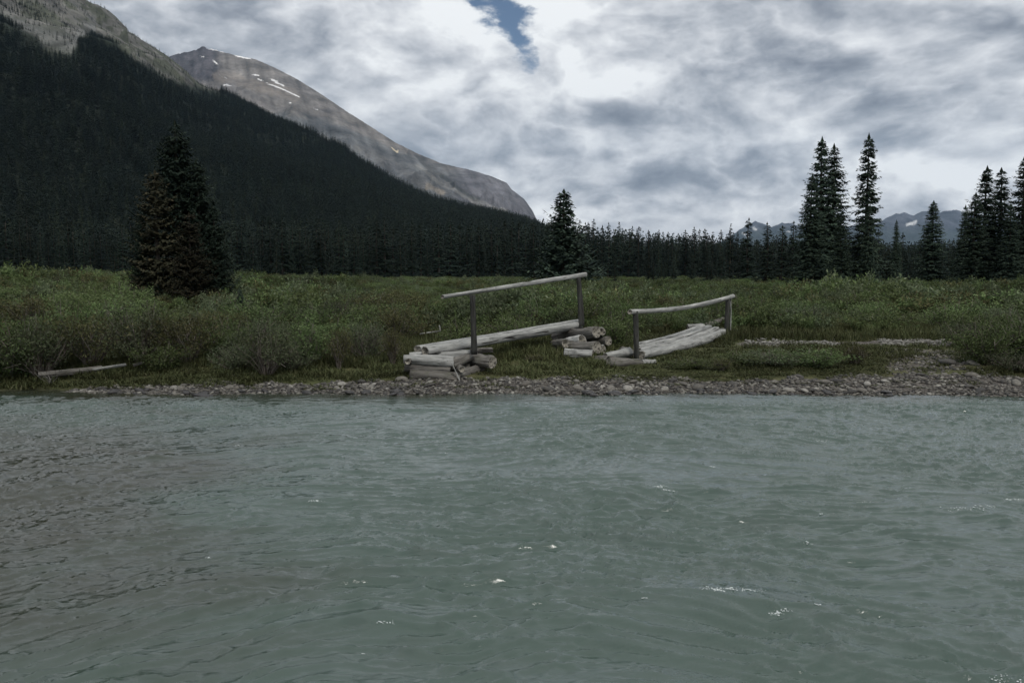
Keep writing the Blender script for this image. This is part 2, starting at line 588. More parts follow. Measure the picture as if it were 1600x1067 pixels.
# ------------------------------------------------------------------ river
xs = np.concatenate([-geo(9.2, 420, 1.12)[::-1], np.arange(-9.0, 9.01, 0.021), geo(9.2, 420, 1.12)])
ys = np.concatenate([np.arange(0.6, 3.0, 0.12), np.arange(3.0, 7.0, 0.015), np.arange(7.0, 12.75, 0.02)])
WX, WY = np.meshgrid(xs, ys, indexing='ij')


WAVES_BUMPS = [(1040, 772, 0.055, 0.30), (1170, 945, 0.06, 0.34), (1205, 970, 0.05, 0.25), (1500, 797, 0.04, 0.35),
               (1595, 782, 0.04, 0.3), (1280, 690, 0.035, 0.25), (1110, 728, 0.03, 0.3), (495, 786, 0.03, 0.25),
               (1350, 1010, 0.05, 0.45), (600, 978, 0.03, 0.25)]


def on_water(x, y, z=0.0):
    cx = (x - 800.0) / F
    cy = (533.5 - y) / F
    ddy = cy * SP + CP
    ddz = cy * CP - SP
    t = (z - EYE) / ddz
    return cx * t, ddy * t


def water_h(x, y):
    wx = x + 0.55 * perlin(x * 0.35, y * 0.35, 41) + 0.16 * perlin(x * 1.3, y * 1.3, 43)
    wy = y + 0.45 * perlin(x * 0.35, y * 0.35, 42) + 0.14 * perlin(x * 1.3, y * 1.3, 44)
    th = 0.42 * sstep(-x, -2.0, 4.0) - 0.22 * sstep(x, 0.5, 4.5)       # crest direction drifts across the river
    a = wx * np.cos(th) + wy * np.sin(th)
    b = -wx * np.sin(th) + wy * np.cos(th)
    amp = 0.75 + 0.55 * fbm(x * 0.22, y * 0.30, 3, 51)
    amp = np.clip(amp, 0.3, 1.6)
    h = 0.040 * perlin(a * 0.45, b * 1.0, 61)
    h = h + 0.020 * amp * (1 - 2 * np.abs(perlin(a * 0.75, b * 1.9, 62)))
    h = h + 0.010 * amp * (1 - 2 * np.abs(perlin(a * 1.5 + 3, b * 3.6, 63)))
    # short steep wavelets: narrow ridges in broken groups
    for (fa, fb, A_, wd, sd) in ((0.8, 2.1, 0.022, 0.085, 161), (1.3, 3.4, 0.019, 0.09, 162), (2.3, 5.2, 0.021, 0.11, 163), (3.9, 8.0, 0.0185, 0.12, 164), (6.5, 12.0, 0.0125, 0.14, 165)):
        p_ = perlin(a * fa + 5, b * fb, sd) + 0.12 * perlin(a * fa * 3, b * fb * 3, sd + 9)
        gate = sstep(fbm(x * fa * 0.8 + 9, y * fb * 0.5, 3, sd + 20), -0.30 - 0.035 * fb, 0.30 - 0.02 * fb)
        h = h + A_ * amp * gate * (1 + 0.35 * sstep(x, -1.5, 1.5)) * np.exp(-np.abs(p_ / wd) ** 1.5)
    h = h + 0.0070 * amp * (1 - 2 * np.abs(perlin(wx * 4.5, wy * 9.0, 65)))
    h = h + 0.0018 * perlin(wx * 17, wy * 24.0, 66)
    for (px_, py_, hh_, ww_) in WAVES_BUMPS:
        cx_, cy_ = on_water(px_, py_)
        r2_ = ((x - cx_) / (ww_ * 1.6)) ** 2 + ((y - cy_) / (ww_ * 0.55)) ** 2
        h = h + hh_ * np.exp(-r2_) - 0.5 * hh_ * np.exp(-(((x - cx_) / (ww_ * 1.9)) ** 2 + ((y - cy_ + 0.9 * ww_) / (ww_ * 0.7)) ** 2))
    # calm towards the banks
    d = y - shore(x)
    calm = 1 - 0.80 * sstep(d, -1.6, 0.0)
    return h * calm


WZ = water_h(WX, WY)
V = np.stack([WX.ravel(), WY.ravel(), WZ.ravel()], 1)
me = mesh_np('water', V, grid_faces(len(xs), len(ys)), [M_water])
depth = 0.75 * sstep(-WX, 0.6, 4.5) * (1 - sstep(WY, 6.5, 11.0)) + 0.55 * sstep(WY - shore(WX), -1.5, 0.0) + 0.35 * sstep(-WX, 0, 6)
depth = depth + 0.35 * np.exp(-((WX + 1.6) / 1.3) ** 2 - ((WY - 4.4) / 0.9) ** 2)
vcol(me, 'depth', np.stack([np.clip(depth, 0, 1.3).ravel()] * 3, 1))
link('river_water', me, kind='structure', label='grey green glacial river with choppy ripples')

# ------------------------------------------------------------------ mountains
def fan(name, cols, t_rows, Yf, Yc, Yb, crest, foot_z, prof, relief, colour, material, label):
    """a mountain built column by column; crest(x)->photo row of its skyline, real depth from Yf to Yb"""
    cols = np.asarray(cols, float)
    tr = np.asarray(t_rows, float)
    C, Tt = np.meshgrid(cols, tr, indexing='ij')
    cy = np.array([crest(c) for c in cols])
    yc = np.array([Yc(c) for c in cols])
    zc_ = np.array([ray(c, r, y_)[2] for c, r, y_ in zip(cols, cy, yc)])
    xr = np.array([ray(c, r, 1.0)[0] for c, r in zip(cols, cy)])
    yf = np.array([Yf(c) for c in cols])
    Yc2, Zc2, Xr2, Yf2 = yc[:, None], zc_[:, None], xr[:, None], yf[:, None]
    front = Tt <= 1
    Y = np.where(front, Yf2 + (Yc2 - Yf2) * Tt, Yc2 + (Tt - 1) * Yb)
    g = np.where(front, prof(np.clip(Tt, 0, 1)), 1 - (np.clip(Tt, 1, 9) - 1) * 0.9)
    Z = foot_z + (Zc2 - foot_z) * g
    X = Xr2 * np.where(front, Y, Yc2 + (Y - Yc2) * 0.6)
    Z = Z + relief(C, Tt, X, Y, Z)
    PX, PY = pix(X, Y, Z)
    me = mesh_np(name, np.stack([X.ravel(), Y.ravel(), Z.ravel()], 1), grid_faces(*C.shape), [material])
    vcol(me, 'rock', colour(C, Tt, PX, PY, X, Y, Z).reshape(-1, 3))
    link(name, me, kind='structure', label=label)
    return X, Y, Z, PX, PY


# the wooded near mountain
A_SKY = np.array([(-900, -640), (-400, -330), (-150, -170), (0, -78), (124, 0), (186, 41), (231, 70), (264, 91), (289, 111), (313, 132), (350, 150),
                  (429, 195), (485, 221), (541, 247), (597, 280), (657, 309), (691, 322), (747, 338), (822, 358), (880, 380), (960, 408), (1060, 423)])
A_TREE = np.array([(-200, -60), (0, 20), (21, 37), (54, 56), (74, 80), (112, 86), (125, 60), (144, 50), (177, 62), (206, 91), (231, 103), (256, 120),
                   (280, 130), (313, 137), (342, 142), (400, 100)])


def a_yc(c):
    return float(np.interp(c, [-900, 0, 300, 840, 1060], [1500, 1450, 1350, 800, 500]))


def a_yf(c):
    return float(np.interp(c, [-900, 0, 840, 1060], [230, 240, 330, 400]))


def a_relief(C, T_, X, Y, Z):
    w = np.sin(np.pi * np.clip(T_, 0, 1)) ** 0.7
    g = ridged(X / 210, Y / 520, 4, 71) * 17 + fbm(X / 75, Y / 110, 4, 72) * 5
    r = w * g * np.clip(Z / 120, 0, 1)
    crest_n = 2.6 * fbm(X / 22, Y / 30, 4, 73) * np.exp(-((T_ - 1) / 0.06) ** 2) * (C < 345)
    cliff = 16 * sstep(ridged(X / 60, Y / 90, 3, 75), 0.2, 1.2) * np.exp(-((T_ - 0.82) / 0.06) ** 2) * (C < 200)
    return r + crest_n + cliff


def a_col(C, T_, PX, PY, X, Y, Z):
    line = np.interp(PX, A_TREE[:, 0], A_TREE[:, 1])
    up = sstep(line - PY, -6, 6)
    n_ = fbm(X / 40, Y / 60, 5, 81)
    st = fbm(X / 16, Z / 60, 4, 82)
    rock = np.array([0.17, 0.168, 0.155])[None, None] * (1 + 0.5 * n_[..., None] + 0.35 * st[..., None])
    green = np.array([0.055, 0.065, 0.04])[None, None]
    veg = sstep(n_ + 0.35 * fbm(X / 12, Y / 25, 3, 83), -0.05, 0.25)[..., None] * 0.75
    # pale cliff band on the far left
    cl = np.exp(-((PY - np.interp(PX, [0, 60, 110, 145], [32, 55, 68, 42])) / 17) ** 2) * (PX < 150)
    rock = rock * (1 - veg) + green * veg
    rock = rock * (1 - cl[..., None] * 0.8) + np.array([0.22, 0.225, 0.22]) * cl[..., None] * 0.8 * (0.75 + 0.6 * np.clip(st, -0.6, 0.6)[..., None])
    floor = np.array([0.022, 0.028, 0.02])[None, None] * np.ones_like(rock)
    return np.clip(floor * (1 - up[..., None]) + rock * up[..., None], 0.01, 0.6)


tA = np.concatenate([np.linspace(0, 0.7, 90), np.linspace(0.703, 1.0, 120), np.linspace(1.03, 2.0, 14)])
AX, AY, AZ, APX, APY = fan('wooded_mountain', np.concatenate([np.arange(-900, -20, 10), np.arange(-20, 360, 1.5), np.arange(360, 1061, 5)]), tA,
                           a_yf, a_yc, 900, lambda c: float(np.interp(c, A_SKY[:, 0], A_SKY[:, 1])), 0.3,
                           lambda t: t ** 1.12, a_relief, a_col, M_rockA, 'steep wooded mountainside with a bare grey rock crest')

# bare scree mountain
B_SKY = np.array([(-300, 150), (100, 135), (200, 120), (248, 104), (260, 91), (275, 85), (297, 81), (316, 74), (335, 78), (365, 86), (399, 93), (429, 106), (466, 125), (504, 149),
                  (541, 174), (579, 198), (616, 222), (654, 241), (691, 256), (736, 266), (766, 275), (792, 286), (800, 297), (819, 311), (832, 329), (842, 350), (870, 385), (1000, 424)])
SNOW = [(324, 75.5, 354, 82, 1.6), (369, 87.5, 390, 92, 1.5), (395, 117, 403, 118, 1.0), (404, 124.5, 409, 126, 0.9), (425, 125, 433, 128, 1.6), (430, 129, 443, 134, 1.1),
        (418, 131, 440, 139, 1.1), (440, 139, 466, 151, 1.0), (347, 133, 359, 134, 1.1), (315, 89, 318, 89, 1.0), (335, 96, 338, 100, 1.3), (352, 122, 354, 122, 0.9),
        (452, 161, 455, 161, 0.7), (493, 171, 496, 171, 0.7), (497, 218, 500, 220, 1.0)]


def b_relief(C, T_, X, Y, Z):
    w = np.sin(np.pi * np.clip(T_, 0, 1)) ** 0.8
    g = ridged(X / 260 + 0.3 * Z / 300, Y / 1100, 5, 91) * 46 * (1 - 0.75 * sstep(C, 740, 800)) + fbm(X / 90, Y / 160, 4, 92) * 10
    left = (1 - sstep(C, 330, 365))
    rough = left * ridged(X / 45, Z / 60, 4, 93) * 15
    r = w * (g * (0.25 + 0.75 * sstep(1 - T_, 0.12, 0.45)) + rough)
    cr = fbm(X / 18, Y / 30, 4, 94) * (3.5 * left + 0.9) * np.exp(-((T_ - 1) / 0.05) ** 2)
    cliff = sstep(C, 730, 790) * ridged(X / 28, Z / 220, 4, 96) * 9 * w
    return r + cr + cliff


def seg_mask(PX, PY, x0, y0, x1, y1, w):
    vx, vy = x1 - x0, y1 - y0
    L2 = vx * vx + vy * vy + 1e-6
    t_ = np.clip(((PX - x0) * vx + (PY - y0) * vy) / L2, 0, 1)
    d_ = np.hypot(PX - x0 - t_ * vx, PY - y0 - t_ * vy)
    return 1 - sstep(d_, w * 0.6, w * 1.25)


def b_col(C, T_, PX, PY, X, Y, Z):
    n_ = fbm(X / 130, Y / 200 + Z / 120, 5, 101)
    st = 1.4 * fbm(X / 30 + Z / 50, Z / 220, 4, 102)      # streaks down the fall line
    hi = np.array([0.185, 0.174, 0.166])[None, None]
    lo = np.array([0.135, 0.14, 0.145])[None, None]
    dk = np.array([0.095, 0.09, 0.10])[None, None]
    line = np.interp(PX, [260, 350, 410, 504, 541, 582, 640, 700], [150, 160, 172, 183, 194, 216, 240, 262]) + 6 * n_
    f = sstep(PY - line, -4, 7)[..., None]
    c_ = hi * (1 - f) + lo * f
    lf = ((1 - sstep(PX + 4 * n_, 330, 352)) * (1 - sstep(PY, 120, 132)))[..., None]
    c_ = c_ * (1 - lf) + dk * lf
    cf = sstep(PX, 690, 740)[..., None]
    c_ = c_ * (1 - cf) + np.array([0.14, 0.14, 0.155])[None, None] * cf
    c_ = c_ * (1 + 0.35 * n_[..., None] + 0.28 * st[..., None])
    # pale scree fans and the dark gully beside them
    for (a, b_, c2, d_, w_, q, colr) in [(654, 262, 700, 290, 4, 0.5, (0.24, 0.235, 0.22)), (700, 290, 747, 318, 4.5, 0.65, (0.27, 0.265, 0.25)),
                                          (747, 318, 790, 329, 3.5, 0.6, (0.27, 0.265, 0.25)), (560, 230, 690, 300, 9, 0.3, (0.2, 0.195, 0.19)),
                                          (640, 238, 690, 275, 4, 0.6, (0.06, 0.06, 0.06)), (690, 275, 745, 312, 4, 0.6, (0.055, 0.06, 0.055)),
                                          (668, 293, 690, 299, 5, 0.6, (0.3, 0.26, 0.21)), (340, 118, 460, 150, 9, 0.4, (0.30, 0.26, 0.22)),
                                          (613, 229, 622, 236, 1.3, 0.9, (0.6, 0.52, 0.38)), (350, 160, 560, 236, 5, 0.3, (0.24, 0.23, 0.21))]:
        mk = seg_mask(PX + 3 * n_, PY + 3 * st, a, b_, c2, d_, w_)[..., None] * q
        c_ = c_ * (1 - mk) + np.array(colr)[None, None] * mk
    sn = np.zeros_like(PX)
    jit = 2.6 * fbm(X / 11, Z / 11, 3, 110)
    for s_ in SNOW:
        sn = np.maximum(sn, seg_mask(PX + jit, PY + jit * 0.6, *s_))
    sn = sn[..., None]
    return np.clip(c_ * (1 - sn) + 0.85 * sn, 0.02, 0.85)


tB = np.concatenate([np.linspace(0, 0.3, 20), np.linspace(0.305, 1.0, 300), np.linspace(1.03, 2.0, 12)])
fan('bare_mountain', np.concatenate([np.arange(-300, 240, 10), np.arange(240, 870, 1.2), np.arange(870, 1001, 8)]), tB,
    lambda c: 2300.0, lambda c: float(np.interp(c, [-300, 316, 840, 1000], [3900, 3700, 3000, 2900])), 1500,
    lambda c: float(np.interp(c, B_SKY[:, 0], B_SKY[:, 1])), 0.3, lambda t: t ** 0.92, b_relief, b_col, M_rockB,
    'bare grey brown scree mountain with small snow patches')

# far ranges on the right
C_SKY = np.array([(980, 424), (1060, 400), (1110, 385), (1140, 372), (1155, 360), (1180, 346), (1192, 350), (1205, 356), (1222, 349), (1238, 350), (1260, 356), (1300, 358),
                  (1340, 352), (1370, 350), (1385, 341), (1400, 334), (1412, 332), (1428, 337), (1440, 331), (1456, 329), (1470, 332), (1490, 328), (1510, 333),
                  (1540, 338), (1600, 345), (1700, 360), (1900, 400), (2000, 424)])


def c_relief(C, T_, X, Y, Z):
    w = np.sin(np.pi * np.clip(T_, 0, 1)) ** 0.8
    return w * ridged(X / 500, Y / 1200, 4, 121) * 60 + fbm(X / 60, Y / 80, 3, 122) * 9 * np.exp(-((T_ - 1) / 0.05) ** 2)


def c_col(C, T_, PX, PY, X, Y, Z):
    n_ = fbm(X / 200, Z / 120, 5, 131)
    c_ = np.array([0.085, 0.09, 0.11])[None, None] * (1 + 0.5 * n_[..., None])
    low = sstep(PY, 350, 366)[..., None]
    c_ = c_ * (1 - low) + np.array([0.05, 0.06, 0.06]) * low
    sn = np.zeros_like(PX)
    for s_ in [(1417, 351, 1431, 346, 2.0), (1424, 350, 1431, 349, 1.5), (1178, 357, 1181, 359, 1.6), (1230, 361, 1233, 362, 1.2), (1160, 364, 1170, 370, 1.0)]:
        sn = np.maximum(sn, seg_mask(PX + n_, PY + n_, *s_))
    sn = sn[..., None]
    return np.clip(c_ * (1 - sn) + 0.7 * sn, 0.01, 0.85)


fan('far_range', np.arange(980, 2001, 2.0), np.concatenate([np.linspace(0, 1, 70), np.linspace(1.05, 1.9, 8)]), lambda c: 6500.0, lambda c: 8200.0, 1900,
    lambda c: float(np.interp(c, C_SKY[:, 0], C_SKY[:, 1])), 0.3, lambda t: t, c_relief, c_col, M_rockB, 'distant blue mountain range on the right')


# ------------------------------------------------------------------ plants
def conifer(seed, H, Rb, levels, per, stations, droop=0.35, power=0.85, skirt=0.0, gap=0.12, blade=0.30, mats=(None, None), up=0.15, ragged=0.35):
    """returns (trunk_mesh, crown_mesh); Rb radius of the crown at its base"""
    r = np.random.default_rng(seed)
    # trunk
    ns, nr = 8, 14
    V, Fc = [], []
    bendx, bendy = r.normal(0, 0.012 * H, 2)
    def axisp(u):
        return np.array([bendx * math.sin(u * 2.2), bendy * math.sin(u * 2.7), u * H])
    r0 = 0.013 * H + 0.03
    for i in range(nr):
        u = i / (nr - 1)
        c_ = axisp(u)
        rad = r0 * (1 - u) ** 0.9 * (1.35 if i == 0 else 1) + 0.006
        for k in range(ns):
            a = 2 * math.pi * k / ns
            V.append(c_ + np.array([math.cos(a) * rad, math.sin(a) * rad, -0.15 if i == 0 else 0]))
    for i in range(nr - 1):
        for k in range(ns):
            Fc.append((i * ns + k, i * ns + (k + 1) % ns, (i + 1) * ns + (k + 1) % ns, (i + 1) * ns + k))
    trunk = mesh_np('conifer_trunk', V, Fc, [mats[0]])
    V, Fc = [], []
    side_bias = r.uniform(0, 6.28)
    for li in range(levels):
        u = 0.035 + 0.945 * (li / levels) ** 0.93 + r.normal(0, 0.35 / levels)
        u = min(max(u, 0.02), 0.985)
        prof = (1 - u) ** power
        prof *= 1 + skirt * math.exp(-((u - 0.12) / 0.18) ** 2)
        if r.random() < gap * 0.5:
            continue
        npb = max(3, int(round(per * (0.6 + 0.4 * prof))))
        a0 = r.uniform(0, 6.28)
        lvl = 1 + r.normal(0, 0.10)
        for k in range(npb):
            if r.random() < gap:
                continue
            a = a0 + 2 * math.pi * k / npb + r.normal(0, 0.22)
            L = Rb * prof * lvl * (1 - ragged * r.random() ** 1.6) + 0.015 * H * r.random()
            if r.random() < 0.06:
                L *= 1.25
            ca, sa = math.cos(a), math.sin(a)
            dr = droop * (0.6 + 0.8 * r.random()) * (1 - 0.9 * u ** 1.5)
            org = axisp(u) + np.array([0, 0, r.normal(0, 0.55 * H / levels)])
            nst = max(2, int(round(stations * (0.35 + 0.65 * prof))))
            bl = blade * (0.55 + 0.45 * prof) * Rb
            for s in range(nst):
                q = (s + 0.5 + r.uniform(-.3, .3)) / nst
                q = 0.12 + 0.88 * q
                P = org + np.array([ca * L * q, sa * L * q, -dr * L * q ** 1.3 + up * L * q ** 3 + r.normal(0, 0.02 * Rb)])
                for sd in (-1, 1):
                    if r.random() < 0.08:
                        continue
                    bb = a + sd * r.uniform(0.45, 1.15)
                    ln_ = bl * (1.15 - 0.75 * q) * r.uniform(0.6, 1.25)
                    dd = np.array([math.cos(bb), math.sin(bb), -0.30 - 0.55 * r.random()])
                    w_ = ln_ * r.uniform(0.16, 0.30)
                    sdv = np.array([-math.sin(bb), math.cos(bb), r.uniform(-0.7, 0.7)]) * w_
                    b0 = len(V)
                    V += [P, P + dd * ln_ * 0.45 + sdv, P + dd * ln_, P + dd * ln_ * 0.5 - sdv]
                    Fc.append((b0, b0 + 1, b0 + 2, b0 + 3))
            # branch tip
            P = org + np.array([ca * L * 0.8, sa * L * 0.8, -dr * L * 0.75 + up * L * 0.5])
            Q = org + np.array([ca * L * 1.1, sa * L * 1.1, -dr * L * 1.1 + up * L * 1.3])
            w_ = 0.07 * bl + 0.01
            sdv = np.array([-sa, ca, 0.5]) * w_
            b0 = len(V)
            V += [P, (P + Q) / 2 + sdv, Q, (P + Q) / 2 - sdv]
            Fc.append((b0, b0 + 1, b0 + 2, b0 + 3))
    # leader
    top = axisp(1.0)
    for k in range(5):
        a = k * 1.3
        b0 = len(V)
        w_ = 0.004 * H + 0.01
        V += [top + np.array([0, 0, -0.05 * H]), top + np.array([math.cos(a) * w_ * 2, math.sin(a) * w_ * 2, -0.025 * H]), top + np.array([0, 0, 0.012 * H]),
              top + np.array([-math.cos(a) * w_, -math.sin(a) * w_, -0.02 * H])]
        Fc.append((b0, b0 + 1, b0 + 2, b0 + 3))
    crown = mesh_np('conifer_crown', np.array(V), Fc, [mats[1]], smooth=False)
    return trunk, crown


def place_conifer(protos, i, loc, h, wscale, label, group=None, rz=None, name='conifer_tree', mat_crown=None):
    tr, cr, H0 = protos[i % len(protos)]
    s = h / H0
    o = thing(name, label, 'conifer', loc, random.uniform(0, 6.28) if rz is None else rz, group, (s * wscale, s * wscale, s))
    link('trunk', tr, o)
    link('crown', cr, o)
    return o


def protoset(n, seed, H, Rb, levels, per, st, m=None, **kw):
    out = []
    for i in range(n):
        t_, c_ = conifer(seed + i, H, Rb, levels, per, st, mats=(M_bark, m or M_spruce), **kw)
        out.append((t_, c_, H))
    return out


P_hero = protoset(3, 200, 11.0, 1.75, 66, 9, 12, droop=0.42, power=0.72, blade=0.24, gap=0.10)
P_spire = protoset(2, 220, 11.0, 1.35, 62, 8, 9, droop=0.30, power=0.55, blade=0.34, gap=0.14, ragged=0.5)
P_broad = protoset(3, 240, 7.0, 1.75, 60, 10, 17, m=M_row, droop=0.18, power=0.62, blade=0.20, gap=0.24, ragged=0.6, up=0.35)
P_brown = protoset(2, 250, 6.0, 1.4, 54, 10, 15, m=M_brown, droop=0.15, power=0.55, blade=0.20, gap=0.28, ragged=0.6, up=0.3)
P_lone = protoset(1, 260, 6.0, 1.35, 46, 9, 9, droop=0.0, power=0.85, blade=0.30, gap=0.06, up=0.45)
P_mid = protoset(6, 270, 10.0, 1.35, 34, 7, 6, m=M_row, droop=0.35, power=0.75, blade=0.42, gap=0.12, ragged=0.45)
P_low = protoset(6, 290, 10.0, 1.45, 19, 6, 4, m=M_spruce_far, droop=0.40, power=0.85, blade=0.45, gap=0.10)


def gz(x, y):
    return float(ground_h(np.array([x]), np.array([y]))[0])


def tree_at(protos, i, px_, top, Y, w=1.0, **kw):
    p = ray(px_, top, Y)
    z = gz(p[0], Y)
    return place_conifer(protos, i, (p[0], Y, z - 0.05), p[2] - z, w, **kw)


# --- the trees one can tell apart
hero = [
    (P_hero, 0, 1285, 214, 66, 1.28, 'tall dark spruce, left and taller one of the close spruce pair right of centre'),
    (P_hero, 1, 1301, 224, 67, 1.3, 'tall dark spruce, right and slightly lower one of the close spruce pair'),
    (P_hero, 2, 1272, 272, 63, 1.30, 'bushy spruce nestled against the left flank of the tall spruce pair'),
    (P_spire, 0, 1358, 209, 66, 1.15, 'slim tall spire spruce standing alone just right of the spruce pair'),
    (P_hero, 1, 1362, 318, 61, 1.0, 'short dark spruce at the foot of the slim tall spire spruce'),
    (P_hero, 2, 1318, 328, 60, 1.25, 'squat dark spruce between the spruce pair and the slim spire spruce'),
    (P_lone, 0, 883, 295, 56, 1.75, 'lone symmetric young spruce standing above the treeline behind the left log handrail'),
    (P_hero, 0, 1544, 259, 60, 1.37, 'spruce forming the left tip of the dense clump near the right edge'),
    (P_hero, 2, 1560, 262, 61, 1.49, 'spruce forming the right tip of the dense clump near the right edge'),
    (P_hero, 1, 1530, 300, 57, 1.43, 'lower spruce on the left side of the dense clump near the right edge'),
    (P_hero, 1, 1597, 243, 58, 1.3, 'tall dark spruce cut off by the right edge of the photo'),
    (P_hero, 2, 1577, 318, 55, 1.43, 'squat spruce filling the gap beside the spruce cut off at the right edge'),
    (P_hero, 0, 1460, 313, 68, 1.62, 'pointed spruce standing in front of the snow-patched far blue mountain'),
    (P_hero, 2, 1507, 320, 66, 1.15, 'ragged spruce just left of the dense clump near the right edge'),
    (P_hero, 1, 1400, 343, 85, 0.9, 'small pointed spruce right of the slim tall spire spruce'),
    (P_mid, 0, 1172, 340, 80, 1.5, 'pointed spruce in front of the small far peak left of the spruce pair'),
    (P_mid, 2, 1197, 347, 82, 1.7, 'blunt-topped bushy spruce beside the small far peak'),
    (P_mid, 3, 1221, 352, 84, 1.9, 'wide low spruce between the small far peak and the spruce pair'),
    (P_mid, 4, 1142, 349, 110, 0.85, 'thin spindly spruce left of the small far peak'),
    (P_mid, 5, 1240, 345, 78, 1.4, 'spruce tucked close to the left of the tall spruce pair'),
    (P_broad, 0, 272, 186, 27.5, 1.10, 'tallest of the dark conifers in the big clump on the left bank'),
    (P_brown, 0, 244, 264, 26.3, 1.25, 'brown-tinged ragged conifer in the big clump on the left bank'),
    (P_broad, 1, 305, 246, 27, 1.15, 'full dark green conifer leaning on the right of the tallest in the left clump'),
    (P_broad, 2, 330, 318, 26, 1.05, 'lowest green conifer on the right edge of the big left clump'),
    (P_brown, 1, 296, 330, 25, 1.3, 'low brownish conifer at the front foot of the big left clump'),
    (P_broad, 2, 222, 330, 26.5, 0.95, 'short dark conifer on the left edge of the big left clump'),
    (P_lone, 0, 375, 448, 21, 1.3, 'tiny dark spruce sapling in the scrub right of the big left clump'),
    (P_mid, 1, 60, 376, 100, 1.6, 'small olive conifer at the meadow edge near the left side of the photo'),
    (P_mid, 3, 178, 392, 95, 1.6, 'small yellowish conifer at the meadow edge left of the big left clump'),
]
for pr, i, px_, top, Y, w, lb in hero:
    tree_at(pr, i, px_, top, Y, w, label=lb)

# --- the front rows of the treeline, tree by tree
nrow = 0
for px_ in np.arange(-40, 1650, 8.2):
    px_ = px_ + random.uniform(-4, 4)
    if px_ < 860:
        Y = random.uniform(150, 215)
        top = random.uniform(338, 372) if px_ > 60 else random.uniform(330, 372)
        lb, gp = 'dark conifer in the dense forest edge below the wooded mountainside', 'conifers along the forest edge on the left'
    elif px_ < 1250:
        Y = random.uniform(165, 230)
        sky_ = np.interp(px_, [860, 930, 1000, 1100, 1180, 1250], [338, 343, 350, 356, 366, 368])
        top = sky_ + abs(random.gauss(0, 9)) - 2
        lb, gp = 'dark conifer in the low treeline between the lone young spruce and the tall spruce pair', 'conifers of the central treeline'
    else:
        Y = random.uniform(120, 190)
        top = random.uniform(357, 388)
        lb, gp = 'small conifer of the low treeline behind the tall spruces on the right', 'conifers of the right treeline'
    tree_at(P_mid, random.randrange(6), px_, top, Y, random.uniform(1.0, 1.7), label=lb, group=gp)
    nrow += 1
for k in range(40):          # young trees scattered on the meadow's far edge, right
    px_ = random.uniform(920, 1640)
    tree_at(P_mid, random.randrange(6), px_, random.uniform(385, 412), random.uniform(75, 115), random.uniform(1.1, 1.8),
            label='young conifer at the far edge of the meadow below the right treeline', group='young conifers on the meadow edge')


# --- geometry node scatter for what nobody could count
def scatter(name, pts, scl, protos, label, kind='stuff', rot=None):
    pts = np.asarray(pts, np.float32)
    nP = len(pts)
    me = bpy.data.meshes.new(name)
    me.vertices.add(nP)
    me.vertices.foreach_set('co', pts.ravel())
    a = me.attributes.new('scl', 'FLOAT_VECTOR', 'POINT')
    scl = np.asarray(scl, np.float32)
    if scl.ndim == 1:
        scl = np.repeat(scl[:, None], 3, 1)
    a.data.foreach_set('vector', np.ascontiguousarray(scl).ravel())
    a = me.attributes.new('rot', 'FLOAT_VECTOR', 'POINT')
    rv = np.zeros((nP, 3), np.float32)
    rv[:, 2] = rng.uniform(0, 6.28, nP)
    if rot is not None:
        rv[:, :2] = rng.normal(0, rot, (nP, 2))
    a.data.foreach_set('vector', rv.ravel())
    a = me.attributes.new('vi', 'INT', 'POINT')
    a.data.foreach_set('value', rng.integers(0, len(protos), nP).astype(np.int32))
    o = link(name, me, kind=kind, label=label)
    c_ = bpy.data.collections.new(name + '_sources')
    for k, ob in enumerate(protos):
        c_.objects.link(ob)
    ng = bpy.data.node_groups.new(name, 'GeometryNodeTree')
    ng.interface.new_socket('Geometry', in_out='INPUT', socket_type='NodeSocketGeometry')
    ng.interface.new_socket('Geometry', in_out='OUTPUT', socket_type='NodeSocketGeometry')
    N = ng.nodes
    gi, go = N.new('NodeGroupInput'), N.new('NodeGroupOutput')
    iop = N.new('GeometryNodeInstanceOnPoints')
    ci = N.new('GeometryNodeCollectionInfo')
    ci.inputs['Collection'].default_value = c_
    ci.inputs['Separate Children'].default_value = True
    ci.inputs['Reset Children'].default_value = True
    def att(nm, typ):
        nd = N.new('GeometryNodeInputNamedAttribute')
        nd.data_type = typ
        nd.inputs['Name'].default_value = nm
        return nd.outputs['Attribute']
    L = ng.links.new
    L(gi.outputs[0], iop.inputs['Points'])
    L(ci.outputs[0], iop.inputs['Instance'])
    iop.inputs['Pick Instance'].default_value = True
    L(att('vi', 'INT'), iop.inputs['Instance Index'])
    L(att('scl', 'FLOAT_VECTOR'), iop.inputs['Scale'])
    e2r = N.new('FunctionNodeEulerToRotation')
    L(att('rot', 'FLOAT_VECTOR'), e2r.inputs[0])
    L(e2r.outputs[0], iop.inputs['Rotation'])
    L(iop.outputs[0], go.inputs[0])
    md = o.modifiers.new('scatter', 'NODES')
    md.node_group = ng
    return o


def src(name, me):
    return bpy.data.objects.new(name, me)


# forest on the mountainside
NF = 42000
cc = rng.uniform(-160, 900, NF)
tt = rng.uniform(0, 1, NF) ** 0.8
colsA = np.concatenate([np.arange(-900, -20, 10), np.arange(-20, 360, 1.5), np.arange(360, 1061, 5)])
fi = np.interp(cc, colsA, np.arange(len(colsA)))
ft = np.interp(tt, tA, np.arange(len(tA)))


def samp(G):
    i0 = np.floor(fi).astype(int).clip(0, G.shape[0] - 2)
    j0 = np.floor(ft).astype(int).clip(0, G.shape[1] - 2)
    a, b = fi - i0, ft - j0
    return (G[i0, j0] * (1 - a) * (1 - b) + G[i0 + 1, j0] * a * (1 - b) + G[i0, j0 + 1] * (1 - a) * b + G[i0 + 1, j0 + 1] * a * b)


